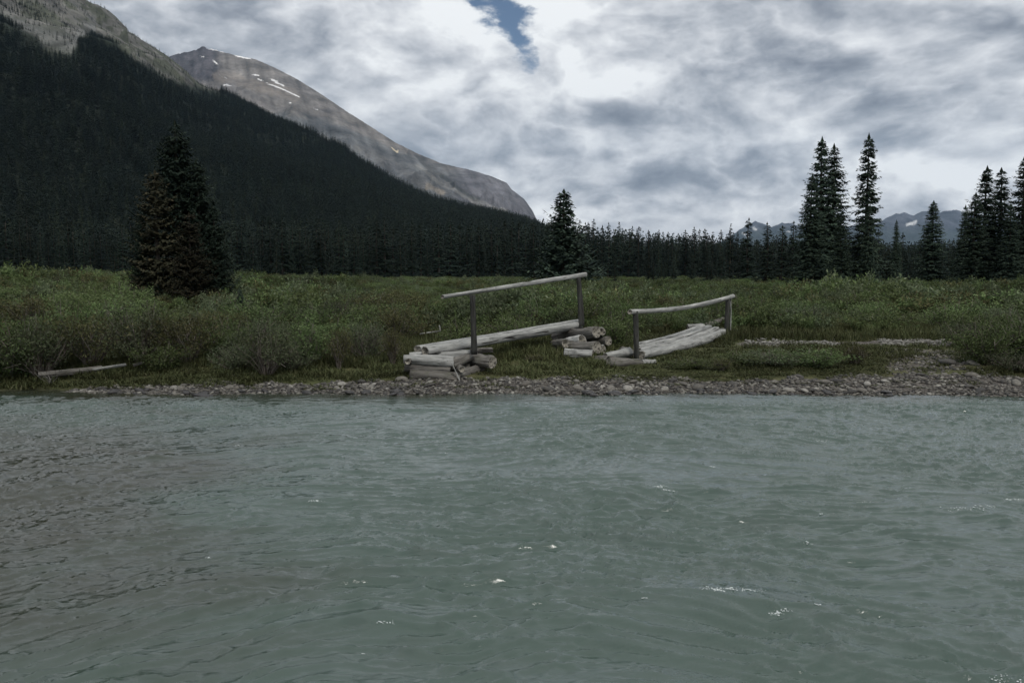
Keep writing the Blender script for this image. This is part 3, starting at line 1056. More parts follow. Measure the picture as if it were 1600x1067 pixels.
fx, fy, fz = samp(AX), samp(AY), samp(AZ)
fpx, fpy = pix(fx, fy, fz)
line = np.interp(fpx, A_TREE[:, 0], A_TREE[:, 1])
keep = (fpy > line + rng.normal(3, 5, NF)) & (fpy > -40)
thin = (fpy <= line) & (rng.random(NF) < 0.16) & (fpx < 345) & (fpy < line - 2)
cap = (fpx < 105) & (fpy < np.interp(fpx, [0, 60, 105], [14, 34, 22]) + rng.normal(0, 3, NF)) & (fpy > -60) & (rng.random(NF) < 0.9)
clear = fbm(fx / 60, fy / 90, 3, 140) > 0.85
keep = (keep & ~clear) | thin | cap
hh_ = rng.uniform(7, 13, NF) * np.where(fpx < 345, np.clip(1 - (line + 30 - fpy) / 60, 0.45, 1), 1)
P1 = np.stack([fx, fy, fz - 0.3], 1)[keep]
S1 = np.stack([hh_ / 10 * rng.uniform(1.0, 1.7, NF)] * 2 + [hh_ / 10], 1)[keep]
# forest floor behind the front rows, on the flat
NP = 14000
qx = rng.uniform(-60, 1700, NP)
qy = 215 * (900 / 215) ** rng.uniform(0, 1, NP)
X2 = (qx - 800) / F * qy
hmax = np.interp(qx, [0, 860, 1000, 1250, 1700], [15, 16, 16, 15, 15])
hz = np.where(qx > 850, rng.uniform(0.82, 1, NP), rng.uniform(0.6, 1, NP)) * hmax
k2 = (qy < 420) | (qx > 850)
topang = np.interp(qx, [0, 860, 930, 1000, 1100, 1180, 1250, 1400, 1700], [325, 341, 356, 364, 370, 377, 378, 380, 376])
zmax = EYE + (425 - topang) / F * qy - 0.6
hz = np.minimum(hz, zmax * rng.uniform(0.72, 1.07, NP))
Z2 = ground_h(X2, qy)
P2 = np.stack([X2, qy, Z2 - 0.2], 1)[k2]
S2 = np.stack([hz / 10 * rng.uniform(1.0, 1.5, NP)] * 2 + [hz / 10], 1)[k2]
low_src = []
for i, (t_, c_, h0) in enumerate(P_low):
    if i == 5:
        c_.materials[0] = M_olive
    low_src.append(src('forest_source_%02d' % i, c_))
scatter('mountain_forest', np.concatenate([P1, P2]), np.concatenate([S1, S2]), low_src, 'dense dark conifer forest covering the valley floor and mountainside')


# ------------------------------------------------------------------ shrubs
def shrub(seed, Rr, H, nstem, nleaf, leaf, m_leaf, m_stem=M_twig, open_=0.0, upright=0.0):
    r = np.random.default_rng(seed)
    SV, SF, LV, LF = [], [], [], []
    tips = []
    for s in range(nstem):
        a = r.uniform(0, 6.28)
        sp = r.random() ** 0.6 * (1 - upright)
        hh = H * (0.65 + 0.35 * r.random()) * math.sqrt(max(0.05, 1 - 0.55 * sp * sp))
        dirx, diry = math.cos(a) * sp * Rr, math.sin(a) * sp * Rr
        b = np.array([math.cos(a) * 0.08 * Rr, math.sin(a) * 0.08 * Rr, -0.03])
        wob = r.normal(0, 0.05 * H, (5, 3))
        pts = [b + np.array([dirx, diry, 0]) * (q ** 1.2) + np.array([0, 0, hh * q ** 0.85]) + wob[j] * q for j, q in enumerate((0, .25, .5, .75, 1.0))]
        tips.append(pts)
        w0 = 0.010 + 0.006 * r.random()
        for j in range(4):
            for kk in range(2 if j > 1 else 1):      # forked twigs towards the top
                p, q = pts[j], pts[j + 1]
                if kk:
                    q = p + (q - p) * 0.9 + r.normal(0, 0.09 * H, 3)
                wa, wb = w0 * (1 - j * 0.2), w0 * (1 - (j + 1) * 0.2)
                n0 = len(SV)
                for c_, w_ in ((p, wa), (q, wb)):
                    for g_ in range(3):
                        an = g_ * 2.094
                        SV.append(c_ + np.array([math.cos(an) * w_, math.sin(an) * w_, 0]))
                for g_ in range(3):
                    SF.append((n0 + g_, n0 + (g_ + 1) % 3, n0 + 3 + (g_ + 1) % 3, n0 + 3 + g_))
    # leaves in tufts around the stems
    nt = max(8, nleaf // 14)
    for tft in range(nt):
        pts = tips[r.integers(0, nstem)]
        q = 1 - (1 - open_ * 0.4) * r.random() ** (1.3 + open_) * 0.95
        j = min(3, int(q * 4))
        f = q * 4 - j
        c_ = pts[j] * (1 - f) + pts[j + 1] * f + r.normal(0, 0.045 * (Rr + H), 3)
        for _ in range(14):
            P = c_ + r.normal(0, 0.05 * (Rr + H) * 0.7, 3)
            if P[2] < 0.02:
                continue
            d_ = r.normal(0, 1, 3) + np.array([0, 0, 0.7])
            d_ /= np.linalg.norm(d_)
            e_ = np.cross(d_, r.normal(0, 1, 3))
            e_ /= np.linalg.norm(e_) + 1e-6
            ln_ = leaf * r.uniform(0.7, 1.3)
            n0 = len(LV)
            LV += [P, P + d_ * ln_ * 0.5 + e_ * ln_ * 0.2, P + d_ * ln_, P + d_ * ln_ * 0.5 - e_ * ln_ * 0.2]
            LF.append((n0, n0 + 1, n0 + 2, n0 + 3))
    return (mesh_np('shrub_stems', np.array(SV), SF, [m_stem], smooth=False), mesh_np('shrub_leaves', np.array(LV), LF, [m_leaf], smooth=False))


S_green = [shrub(300 + i, 0.62, 0.85, 34, 4200, 0.050, M_willow) for i in range(3)]
S_grey = [shrub(310 + i, 0.62, 0.80, 44, 2600, 0.045, M_willow2, open_=0.5) for i in range(2)]
S_twig = [shrub(320 + i, 0.62, 0.85, 38, 3200, 0.046, M_willow2 if i == 0 else M_birch, open_=0.9) for i in range(3)]
S_up = [shrub(330 + i, 0.45, 0.75, 46, 2300, 0.040, M_birch, open_=0.6, upright=0.45) for i in range(2)]
KINDS_ = {'green': S_green, 'grey': S_grey, 'twig': S_twig, 'up': S_up}


def place_shrub(kind, px_, Y, w, h, label, group=None, idx=None):
    X = (px_ - 800) / F * Y
    z = gz(X, Y)
    st_, lf_ = KINDS_[kind][(random.randrange(9) if idx is None else idx) % len(KINDS_[kind])]
    o = thing('willow_shrub' if kind != 'up' else 'birch_shrub', label, 'shrub', (X, Y, z), random.uniform(0, 6.28), group, (w / 1.24, w / 1.24, h / 0.85))
    link('stems', st_, o)
    link('leaves', lf_, o)


front = [
    ('twig', 415, 13.1, 1.25, 0.84, 'round twiggy grey willow shrub at the water side, left of the log crib'),
    ('up', 528, 13.7, 0.85, 0.78, 'upright reddish brown shrub right of the round twiggy willow'),
    ('up', 612, 13.9, 0.75, 0.72, 'upright reddish brown shrub just left of the log crib'),
    ('grey', 572, 14.4, 1.1, 0.80, 'grey green shrub behind and between the two upright reddish shrubs'),
    ('green', 478, 14.0, 1.2, 0.78, 'leafy green shrub behind the round twiggy willow'),
    ('twig', 290, 14.0, 1.4, 0.95, 'tall brown twiggy shrub in front of the big conifer clump'),
    ('twig', 215, 13.9, 1.5, 0.98, 'tall brown twiggy shrub above the fallen pale log on the left bank'),
    ('green', 350, 14.3, 1.2, 0.85, 'green shrub between the brown twiggy shrub and the round grey willow'),
    ('twig', 140, 13.7, 1.5, 1.0, 'wide olive brown shrub behind the fallen pale log, left part of the bank'),
    ('twig', 60, 13.15, 1.4, 0.92, 'wide olive brown shrub overhanging the dead twigs at the far left bank'),
    ('green', 5, 13.1, 1.5, 0.95, 'olive green shrub at the left edge of the photo on the bank'),
    ('twig', -50, 13.0, 1.5, 1.0, 'brown twiggy shrub cut off by the left edge of the photo'),
    ('green', 110, 14.6, 1.4, 1.05, 'dense olive shrub filling the gap behind the far left bank shrubs'),
    ('grey', 365, 13.45, 1.0, 0.5, 'low rounded grey green shrub just left of the round twiggy willow'),
    ('grey', 455, 13.5, 0.9, 0.45, 'low rounded grey green shrub just right of the round twiggy willow'),
    ('green', 250, 13.5, 1.0, 0.5, 'low green shrub above the gravel right of the fallen pale log'),
    ('green', 240, 18.6, 1.5, 0.72, 'green shrub standing against the left foot of the big conifer clump'),
    ('grey', 325, 18.9, 1.5, 0.66, 'grey green shrub standing against the right foot of the big conifer clump'),
    ('green', 720, 16.2, 1.3, 0.60, 'low green shrub behind the left log deck'),
    ('green', 800, 17.0, 1.3, 0.6, 'low bright green shrub behind the middle of the left log deck'),
    ('up', 835, 14.2, 0.8, 0.2, 'small brownish shrub left of the collapsed middle crib'),
    ('green', 960, 16.5, 1.2, 0.70, 'green shrub between the collapsed middle crib and the right handrail post'),
    ('green', 1085, 13.7, 1.0, 0.17, 'low green shrub growing in front of the right log deck'),
    ('green', 1165, 14.1, 1.2, 0.27, 'low green shrub in front of the right end of the right log deck'),
    ('grey', 1215, 14.0, 1.3, 0.30, 'grey green low shrub on the bank in front of the pale gravel strip'),
    ('green', 1275, 13.8, 1.3, 0.34, 'leafy low shrub on the bank beside the brown shrub in front of the gravel strip'),
    ('up', 1340, 13.9, 0.95, 0.38, 'brown shrub at the left end of the stony bank cut on the right'),
    ('green', 1545, 13.9, 1.3, 0.72, 'dark green shrub on the bank near the right edge of the photo'),
    ('green', 1600, 14.2, 1.5, 0.92, 'tall leafy shrub cut off by the right edge of the photo'),
    ('grey', 1585, 13.3, 0.9, 0.35, 'small grey shrub at the water side near the right edge'),
    ('up', 1130, 13.45, 0.7, 0.25, 'tiny rusty brown shrub at the gravel edge below the right log deck'),
]
for i, a in enumerate(front):
    place_shrub(*a, idx=i)

GPN = {'green': ('leafy green willow shrub among the scrub of the near meadow', 'green shrubs of the near meadow'),
       'grey': ('grey green willow shrub among the scrub of the near meadow', 'grey green shrubs of the near meadow'),
       'twig': ('brown twiggy shrub among the scrub of the near meadow', 'brown shrubs of the near meadow')}
cnt = 0
tries = 0
placed = []
while cnt < 200 and tries < 4000:
    tries += 1
    Y = 15.8 * (34 / 15.8) ** random.random()
    px_ = random.uniform(-60, 1660)
    X = (px_ - 800) / F * Y
    if 1120 < px_ < 1500 and Y < 19:
        continue
    if 640 < px_ < 1160 and Y < 19.0:
        continue
    if 205 < px_ < 360 and Y > 16.5 and Y < 26:
        continue
    if any((X - a) ** 2 + (Y - b) ** 2 < 0.55 for a, b in placed):
        continue
    placed.append((X, Y))
    kd = random.choices(['green', 'grey', 'twig'], [6, 2.5, 3.0 if px_ < 700 else 0.8])[0]
    h = random.uniform(0.42, 0.88) * (0.8 if Y > 24 else 1) * (1.1 if px_ < 350 else 1)
    place_shrub(kd, px_, Y, random.uniform(1.1, 1.9), h, *GPN[kd])
    cnt += 1

# the rest of the scrub out to the treeline
stuff_src = []
for i in range(3):
    stuff_src.append(src('scrub_source_%02d' % i, shrub(400 + i, 0.8, 0.75, 14, 1500, 0.085, (M_willow, M_willow2, M_willow)[i])[1]))
stuff_src.append(src('scrub_source_03', shrub(404, 0.8, 0.7, 14, 1200, 0.085, M_birch)[1]))
NS = 15000
Ys = 17.0 * (190 / 17.0) ** (rng.uniform(0, 1, NS) ** 0.85)
pxs = rng.uniform(-120, 1720, NS)
Xs = (pxs - 800) / F * Ys
hs = np.clip(0.66 + 0.75 * fbm(Xs / 5, Ys / 8, 3, 150), 0.22, 1.35) * rng.uniform(0.7, 1.15, NS)
hs = hs * np.interp(Ys, [17, 22, 60, 190], [0.55, 0.8, 0.62, 0.38])
hs = hs * np.where((pxs > 200) & (pxs < 365) & (Ys < 24), 0.5, 1)
kp = ~((pxs > 1120) & (pxs < 1500) & (Ys < 18.6)) & ~((pxs > 640) & (pxs < 1160) & (Ys < 18.8))
kp &= (fbm(Xs / 4, Ys / 5, 2, 151) > -0.55)
P = np.stack([Xs, Ys, ground_h(Xs, Ys) - 0.03], 1)[kp]
wS = hs * rng.uniform(0.9, 1.6, NS) * np.interp(Ys, [17, 60, 190], [1.0, 1.3, 2.2])
S = np.stack([wS, wS, hs / 0.75], 1)[kp]
scatter('meadow_scrub', P, S, stuff_src, 'low green willow scrub spreading over the meadow to the treeline')


# grass
def tuft(seed, n, h, spread, m, w=0.006):
    r = np.random.default_rng(seed)
    V, Fc = [], []
    for i in range(n):
        a = r.uniform(0, 6.28)
        rr_ = spread * math.sqrt(r.random())
        b = np.array([math.cos(a) * rr_, math.sin(a) * rr_, -0.01])
        la = r.uniform(0, 6.28)
        ln_ = h * r.uniform(0.5, 1.1)
        lean = r.uniform(0.1, 0.6) * ln_
        d_ = np.array([math.cos(la), math.sin(la), 0])
        s_ = np.array([-math.sin(la), math.cos(la), 0]) * w
        n0 = len(V)
        V += [b - s_, b + s_, b + d_ * lean * 0.35 + np.array([0, 0, ln_ * 0.6]) + s_ * 0.8, b + d_ * lean * 0.35 + np.array([0, 0, ln_ * 0.6]) - s_ * 0.8,
              b + d_ * lean + np.array([0, 0, ln_ * 0.95])]
        Fc.append((n0, n0 + 1, n0 + 2, n0 + 3))
        Fc.append((n0 + 3, n0 + 2, n0 + 4, n0 + 4))
    me = bpy.data.meshes.new('grass_tuft')
    me.from_pydata([tuple(v) for v in V], [], [tuple(dict.fromkeys(f)) for f in Fc])
    me.materials.append(m)
    return me


gsrc = [src('grass_source_%02d' % i, tuft(500 + i, 60, (0.16, 0.22, 0.12, 0.26)[i], 0.16, M_grass)) for i in range(4)]
NG = 16000
Yg = 12.4 * (24 / 12.4) ** rng.uniform(0, 1, NG)
pg = rng.uniform(-80, 1680, NG)
Xg = (pg - 800) / F * Yg
gtp = gravel_top(Xg)
gtp = gtp + 0.28 * fbm(Xg / 0.8, Yg / 0.5, 3, 156)
dens = 0.10 + 0.9 * sstep(Yg, gtp - 0.15, gtp + 0.45)
ch = np.exp(-((Yg - 16.75) / 0.5) ** 2) * (pg > 1140) * (pg < 1500) * 1.3
br = (pg > 1380) * (pg < 1550) * (Yg > 13.0) * (Yg < 16) * 0.75
kp = rng.random(NG) < (dens - ch - br)
kp &= (Yg - shore(Xg) > 0.15)
kp &= rng.random(NG) < 0.35 + 0.9 * sstep(fbm(Xg / 0.9, Yg / 0.6, 3, 155), -0.25, 0.25)
hg = (1 - 0.72 * ((pg > 950) & (pg < 1125) & (Yg < 18.6))) * (1 - 0.55 * ((pg > 1125) & (pg < 1510) & (Yg < 17.2))) * rng.uniform(0.4, 1.1, NG) * np.interp(Yg - gtp, [0, 0.8, 2.0], [0.22, 0.5, 1.2])
P = np.stack([Xg, Yg, ground_h(Xg, Yg)], 1)[kp]
wg = rng.uniform(0.8, 1.4, NG)
scatter('bank_grass', P, np.stack([wg, wg, hg], 1)[kp], gsrc, 'short olive grass along the far river bank')


# ------------------------------------------------------------------ stones
def stone(seed, sub=2, m=None):
    import bmesh
    bm = bmesh.new()
    bmesh.ops.create_icosphere(bm, subdivisions=sub, radius=0.5)
    r = np.random.default_rng(seed)
    ax = r.normal(0, 1, (7, 3))
    ax /= np.linalg.norm(ax, axis=1)[:, None]
    lim = r.uniform(0.30, 0.46, 7)
    fl = r.uniform(0.45, 0.7)
    for v in bm.verts:
        p = np.array(v.co)
        for a, l in zip(ax, lim):       # plane cuts make worn facets
            d_ = p @ a
            if d_ > l:
                p = p - a * (d_ - l) * 0.85
        p = p * (1 + 0.06 * math.sin(9 * p[0] + seed) * math.cos(8 * p[1] + seed))
        v.co = (p[0] * 1.15, p[1] * 0.9, p[2] * fl)
    me = bpy.data.meshes.new('river_stone')
    bm.to_mesh(me)
    bm.free()
    me.polygons.foreach_set("use_smooth", np.ones(len(me.polygons), bool))
    me.materials.append(m or M_stone)
    return me


stones = [stone(600 + i) for i in range(7)]
SL = {0: ('weathered river stone lying on the gravel shore left of the log crib', 'river stones on the left shore'),
      1: ('weathered river stone lying on the gravel shore between the two log decks', 'river stones on the middle shore'),
      2: ('weathered river stone lying on the gravel shore right of the log decks', 'river stones on the right shore')}


def wet(o):
    o.material_slots[0].link = 'OBJECT'
    o.material_slots[0].material = M_stone_wet
    return o


def put_stone(X, Y, s, label, group=None, dz=0.0, k=None):
    o = link('river_stone', stones[random.randrange(7) if k is None else k])
    tag(o, label, 'stone', group)
    o.location = (X, Y, max(gz(X, Y), -0.04) + s * 0.10 + dz)
    o.rotation_euler = (random.gauss(0, 0.2), random.gauss(0, 0.2), random.uniform(0, 6.28))
    o.scale = (s * random.uniform(0.85, 1.3), s * random.uniform(0.8, 1.1), s * random.uniform(0.75, 1.1))
    return o


for (px_, py_, s, lb) in [(322, 619, 0.30, 'flat dark wet stone at the water line below the conifer clump'), (348, 625, 0.13, 'small dark stone standing in the water beside the flat dark stone'),
                          (590, 632, 0.12, 'small dark stone in the water left of the log crib'), (965, 617, 0.16, 'dark wet stone at the water line below the collapsed middle crib'),
                          (1175, 619, 0.13, 'dark wet stone at the water line below the right log deck'), (625, 617, 0.15, 'dark stone at the water line just below the log crib'),
                          (770, 617, 0.14, 'dark flat stone at the water line right of the log crib'), (1385, 617, 0.20, 'dark flat stone at the water line on the right'),
                          (160, 612, 0.17, 'pale long stone at the left end of the gravel shore'), (233, 612, 0.16, 'pale rounded stone on the left gravel shore'),
                          (1250, 592, 0.17, 'big pale stone at the top of the gravel below the gravel strip'), (1485, 567, 0.32, 'big pale boulder on the stony bank cut at the right'),
                          (1525, 572, 0.22, 'flat pale boulder right of the big pale boulder on the bank cut')]:
    X, Y = on_water(px_, py_, 0.0)
    if py_ < 600:
        Y = {592: 12.95, 567: 14.0, 572: 13.9}[py_]
        X = (px_ - 800) / F * Y
    o = put_stone(X, Y, s, lb)
    if 'dark' in lb:
        wet(o)
        o.scale.z *= 0.7
for i in range(250):
    px_ = random.uniform(125, 1640)
    X0 = (px_ - 800) / F * 12.6
    hi_ = float(gravel_top(np.array([X0]))[0])
    lo_ = float(shore(np.array([X0]))[0]) - 0.10
    Y = random.uniform(lo_, hi_ + 0.05)
    X = (px_ - 800) / F * Y
    reg = 0 if px_ < 640 else 1 if px_ < 1040 else 2
    o = put_stone(X, Y, 0.06 + 0.14 * random.random() ** 2.2, *SL[reg])
    if Y < lo_ + 0.20:
        wet(o)

NSt = 12000
pst = rng.uniform(90, 1690, NSt)
X0 = (pst - 800) / F * 12.6
lo_, hi_ = shore(X0) - 0.12, gravel_top(X0) + 0.15 + 0.35 * fbm(X0 / 0.7, 0 * X0, 3, 157)
Yst = lo_ + (hi_ - lo_) * rng.uniform(0, 1, NSt) ** 0.9
Xst = (pst - 800) / F * Yst
# second band: the bank cut on the right
p3 = rng.uniform(1385, 1550, 700)
Y3 = rng.uniform(13.0, 15.6, 700)
Yst = np.concatenate([Yst, Y3])
Xst = np.concatenate([Xst, (p3 - 800) / F * Y3])
ss_ = 0.022 + 0.065 * rng.random(len(Xst)) ** 2.5
P = np.stack([Xst, Yst, ground_h(Xst, Yst) + ss_ * 0.12], 1)
pebs = [src('pebble_source_%02d' % i, stone(650 + i, 1)) for i in range(6)]
scatter('shore_gravel', P, np.stack([ss_ * rng.uniform(.9, 1.4, len(ss_)), ss_, ss_ * rng.uniform(.6, 1.1, len(ss_))], 1), pebs, 'cobbles and gravel along the far shore', rot=0.3)


n2_ = 800
p2 = np.concatenate([rng.uniform(1165, 1310, n2_ // 2), rng.uniform(1375, 1480, n2_ - n2_ // 2)])
Y2 = 16.75 + rng.normal(0, 0.24, n2_) + 0.2 * perlin(p2 / 60, p2 * 0, 9)
X2_ = (p2 - 800) / F * Y2
s2_ = 0.03 + 0.06 * rng.random(n2_) ** 2
scatter('gravel_strip', np.stack([X2_, Y2, ground_h(X2_, Y2) + 0.02], 1), np.stack([s2_ * 1.3, s2_, s2_ * 0.9], 1),
        [src('pale_pebble_source_%02d' % i, stone(680 + i, 1, M_stone_pale)) for i in range(3)], 'pale strip of dry gravel behind the bank on the right', rot=0.3)


# ------------------------------------------------------------------ logs
def log_mesh(name, L, r0, r1, m, seed=0, seg=26, ns=22, sag=0.0, flat=None, knots=3, endm=None, hollow=0.0, rough=0.075):
    """log along local +Z, from 0 to L"""
    r = np.random.default_rng(seed)
    V = []
    ph = r.uniform(0, 6.28, 6)
    kn = [(r.uniform(0.1, 0.9), r.uniform(0, 6.28), r.uniform(0.15, 0.3)) for _ in range(knots)]
    bx = r.normal(0, 0.006 * L)
    A = np.arange(ns) / ns * 2 * np.pi
    rows = []
    us = np.concatenate([[0], np.linspace(0.004, 0.996, seg), [1]])
    for ui, u in enumerate(us):
        rad = r0 + (r1 - r0) * u
        rr_ = rad * (1 + rough * np.sin(A * 2 + ph[0] + u * 3) + rough * 0.6 * np.sin(A * 3 + ph[1] - u * 5) + rough * 0.5 * np.sin(A * 7 + ph[2] + u * 2.0)
                     + rough * 0.5 * np.sin(u * 17 + ph[3]) + 0.02 * r.normal(0, 1, ns))
        for (ku, ka, kh) in kn:
            dA = np.angle(np.exp(1j * (A - ka)))
            rr_ = rr_ * (1 + kh * np.exp(-((u - ku) * L / (rad * 0.7)) ** 2 - (dA / 0.35) ** 2))
        if ui in (0, len(us) - 1):
            rr_ = rr_ * 0.93
        x = np.cos(A) * rr_
        y = np.sin(A) * rr_
        if flat is not None:
            y = np.minimum(y, flat * rad)
        cxo = bx * math.sin(u * math.pi)
        cyo = -sag * math.sin(u * math.pi)
        tilt = r.normal(0, 0.0, ns)
        zz = u * L + 0 * x + (0.10 * rad * np.sin(A + ph[4]) if ui in (0, len(us) - 1) else 0) * (1 if ui == 0 else 1)
        rows.append(np.stack([x + cxo, y + cyo, zz], 1))
    V = np.concatenate(rows)
    nr = len(us)
    Fc, mi = [], []
    for i in range(nr - 1):
        for k in range(ns):
            Fc.append((i * ns + k, i * ns + (k + 1) % ns, (i + 1) * ns + (k + 1) % ns, (i + 1) * ns + k))
            mi.append(0)
    V = list(V)
    for (row, sgn) in ((0, 1), (nr - 1, -1)):
        prev = [row * ns + k for k in range(ns)]
        c_ = np.mean([V[i] for i in prev], axis=0)
        for (f, inset) in ((0.72, 0.01), (0.4, 0.02 + hollow * 0.6)):
            base_ = len(V)
            for k in range(ns):
                V.append(c_ + (V[row * ns + k] - c_) * f + np.array([0, 0, sgn * (inset * 1.0 + 0.01 * r.random())]))
            for k in range(ns):
                q = (prev[(k + 1) % ns], prev[k], base_ + k, base_ + (k + 1) % ns)
                Fc.append(q if sgn > 0 else q[::-1])
                mi.append(1)
            prev = [base_ + k for k in range(ns)]
        ci_ = len(V)
        V.append(c_ + np.array([0, 0, sgn * (0.02 + hollow)]))
        for k in range(0, ns, 2):
            q = (prev[(k + 1) % ns], prev[k], ci_, prev[(k + 2) % ns])
            Fc.append(q if sgn > 0 else q[::-1])
            mi.append(1)
    return mesh_np(name, np.array(V), Fc, [m, endm or M_end], midx=mi)


def lay(a, b):
    """matrix that lays local +Z along a->b with local +Y as upward as possible"""
    a, b = Vector(a), Vector(b)
    z = (b - a).normalized()
    y = Vector((0, 0, 1)) - z * z.z
    if y.length < 1e-3:
        y = Vector((0, 1, 0))
    y.normalize()
    x = y.cross(z)
    M = Matrix((x, y, z)).transposed().to_4x4()
    M.translation = a
    return M, (b - a).length


def log_between(name, a, b, r0, r1, m, parent=None, seed=0, **kw):
    M, L = lay(a, b)
    me = log_mesh(name, L, r0, r1, m, seed, **kw)
    o = link(name, me, parent)
    if parent is not None:
        o.matrix_world = M          # parent empties sit unrotated; converted below
        o.matrix_parent_inverse = Matrix.Translation(-parent.location)
        o.location = M.translation
        o.rotation_euler = M.to_euler()
    else:
        o.location = M.translation
        o.rotation_euler = M.to_euler()
    return o


def P3(x, y, Y):
    return tuple(ray(x, y, Y))


def ground_pt(px_, Y, dz=0.0):
    X = (px_ - 800) / F * Y
    return (X, Y, gz(X, Y) + dz)


# left bank crib : logs notched and stacked
e = thing('log_crib', 'crib of stacked grey logs holding the near end of the left log deck', 'log crib', ground_pt(695, 13.3))
specs = [
    # a(px,py,Y) b(px,py,Y) r0 r1 mat
    ((641, 585, 12.98), (719, 590, 12.94), .09, .08, M_wood_d, {}),
    ((633, 572, 13.05), (704, 579, 13.0), .08, .092, M_wood_d, dict(hollow=.05)),
    ((640, 578, 13.45), (735, 577, 13.45), .09, .09, M_wood_d, {}),
    ((706, 590, 12.90), (764, 571, 13.70), .075, .07, M_wood_d, {}),
    ((645, 588, 12.92), (690, 570, 13.75), .07, .06, M_wood_d, {}),
    ((631, 561, 13.00), (709, 565, 12.98), .07, .088, M_wood, dict(knots=5)),
    ((703, 569, 12.98), (748, 553, 13.70), .085, .085, M_wood_d, {}),
    ((770, 566, 13.25), (724, 562, 13.70), .098, .09, M_wood_d, {}),
    ((640, 556, 13.35), (735, 553, 13.45), .06, .07, M_wood, {}),
    ((769, 547, 13.65), (735, 548, 13.5), .04, .045, M_wood_d, {}),
    ((640, 566, 13.20), (670, 562, 13.8), .06, .06, M_wood_d, {}),
    ((637, 565, 12.86), (655, 560, 13.7), .05, .055, M_wood_d, dict(hollow=.02)),
    ((722, 577, 12.86), (700, 570, 13.6), .055, .06, M_wood_d, {}),
]
for i, (a, b, r0, r1, m, kw) in enumerate(specs):
    log_between('log', P3(*a), P3(*b), r0, r1, m, e, seed=700 + i, seg=14, **kw)
# dead stalks leaning on it
o = log_between('dead_branch', P3(706, 568, 12.85), P3(719, 596, 12.78), .008, .012, M_wood, None, 720, seg=8, ns=8, knots=1)
tag(o, 'thin dead branch leaning against the front of the log crib', 'branch')

# left span
Yl, Yr = 13.25, 16.3
e = thing('log_footbridge', 'broken log footbridge on the left with its sloping deck and single handrail', 'footbridge', ground_pt(735, 13.3))
log_between('deck_log', P3(664, 549, Yl - .05), P3(908, 507, Yr), .092, .078, M_wood, e, 730, seg=40, hollow=.10, flat=.8, knots=6)
log_between('deck_log', P3(652, 546, Yl + .22), P3(906, 503, Yr + .22), .085, .075, M_wood, e, 731, seg=40, flat=.7, knots=4)
log_between('deck_log', P3(668, 544, Yl + .42), P3(903, 503, Yr + .44), .08, .07, M_wood, e, 732, seg=30, flat=.7)
log_between('post', P3(741, 554, 13.28), P3(738.5, 461, 13.28), .052, .043, M_wood_post, e, 733, seg=12, ns=14)
log_between('post', P3(909, 510, 16.15), P3(904, 434, 16.15), .055, .048, M_wood_post, e, 734, seg=12, ns=14)
log_between('handrail', P3(691, 464, 12.9), P3(915, 429, 16.45), .032, .044, M_wood, e, 735, seg=36, ns=16, knots=5, rough=.08)

# collapsed middle crib
e = thing('log_crib', 'collapsed crib of tumbled logs between the two broken bridge decks', 'log crib', ground_pt(905, 14.6))
specs = [
    ((932, 519, 15.2), (868, 527, 16.6), .105, .10, M_wood_d, dict(hollow=.03)),
    ((940, 518, 15.35), (905, 521, 16.4), .085, .08, M_wood, dict(hollow=.06)),
    ((910, 532, 14.9), (868, 540, 15.6), .10, .10, M_wood, dict(hollow=.08)),
    ((933, 543, 14.5), (872, 543, 15.3), .115, .11, M_wood_d, {}),
    ((951, 533, 15.3), (915, 532, 15.9), .085, .08, M_wood_d, {}),
    ((884, 537, 14.75), (866, 537, 15.5), .08, .08, M_wood_d, dict(hollow=.05)),
    ((926, 553, 14.35), (882, 551, 14.45), .075, .07, M_wood, dict(knots=4)),
    ((942, 546, 14.7), (900, 549, 15.3), .08, .08, M_wood, {}),
    ((955, 564, 13.95), (890, 561, 15.2), .085, .085, M_wood_d, {}),
]
for i, (a, b, r0, r1, m, kw) in enumerate(specs):
    log_between('log', P3(*a), P3(*b), r0, r1, m, e, seed=750 + i, seg=14, **kw)

for i, (a, b, r0, r1, m, kw, lb) in enumerate([
    ((951, 565, 13.75), (1001, 568, 14.05), .088, .08, M_wood_d, {}, 'short dark sawn log lying on the bank under the left post of the right handrail'),
    ((946, 557, 14.2), (985, 550, 14.6), .06, .08, M_wood, {}, 'pale short log lying behind the dark sawn log'),
    ((989, 555, 14.6), (973, 549, 15.2), .10, .09, M_wood_d, {}, 'knotty log stub behind the left post of the right handrail'),
    ((998, 567, 14.1), (1024, 566, 14.15), .055, .05, M_wood, {}, 'small pale log piece half sunk in the grass right of the dark sawn log'),
    ((60, 586, 12.9), (160, 577, 13.35), .05, .06, M_wood_d, {}, 'long grey fallen log half buried on the left bank'),
    ((145, 577, 13.25), (197, 569, 13.4), .035, .03, M_wood, dict(flat=.5), 'pale split wood lying at the end of the fallen log on the left bank'),
    ((655, 522, 17.0), (688, 517, 17.0), .016, .02, M_wood, {}, 'thin pale stick lying on the meadow behind the left log deck'),
    ((208, 571, 13.4), (226, 566, 13.5), .022, .018, M_wood_d, {}, 'short reddish stick beside the pale split wood on the left bank'),
]):
    o = log_between('fallen_log', P3(*a), P3(*b), r0, r1, m, None, seed=770 + i, seg=16, **kw)
    tag(o, lb, 'log')
o = log_between('branch_stub', P3(688, 519, 17.0), P3(686.5, 508, 17.0), .018, .012, M_wood, bpy.data.objects['fallen_log.006'] if 'fallen_log.006' in bpy.data.objects else None, 779, seg=6, ns=10)
par = bpy.data.objects.get('fallen_log.006')
if par:
    bpy.context.view_layer.update()
    M, _ = lay(P3(688, 519, 17.0), P3(686.5, 508, 17.0))
    o.matrix_parent_inverse = par.matrix_world.inverted()
    o.location = M.translation
    o.rotation_euler = M.to_euler()

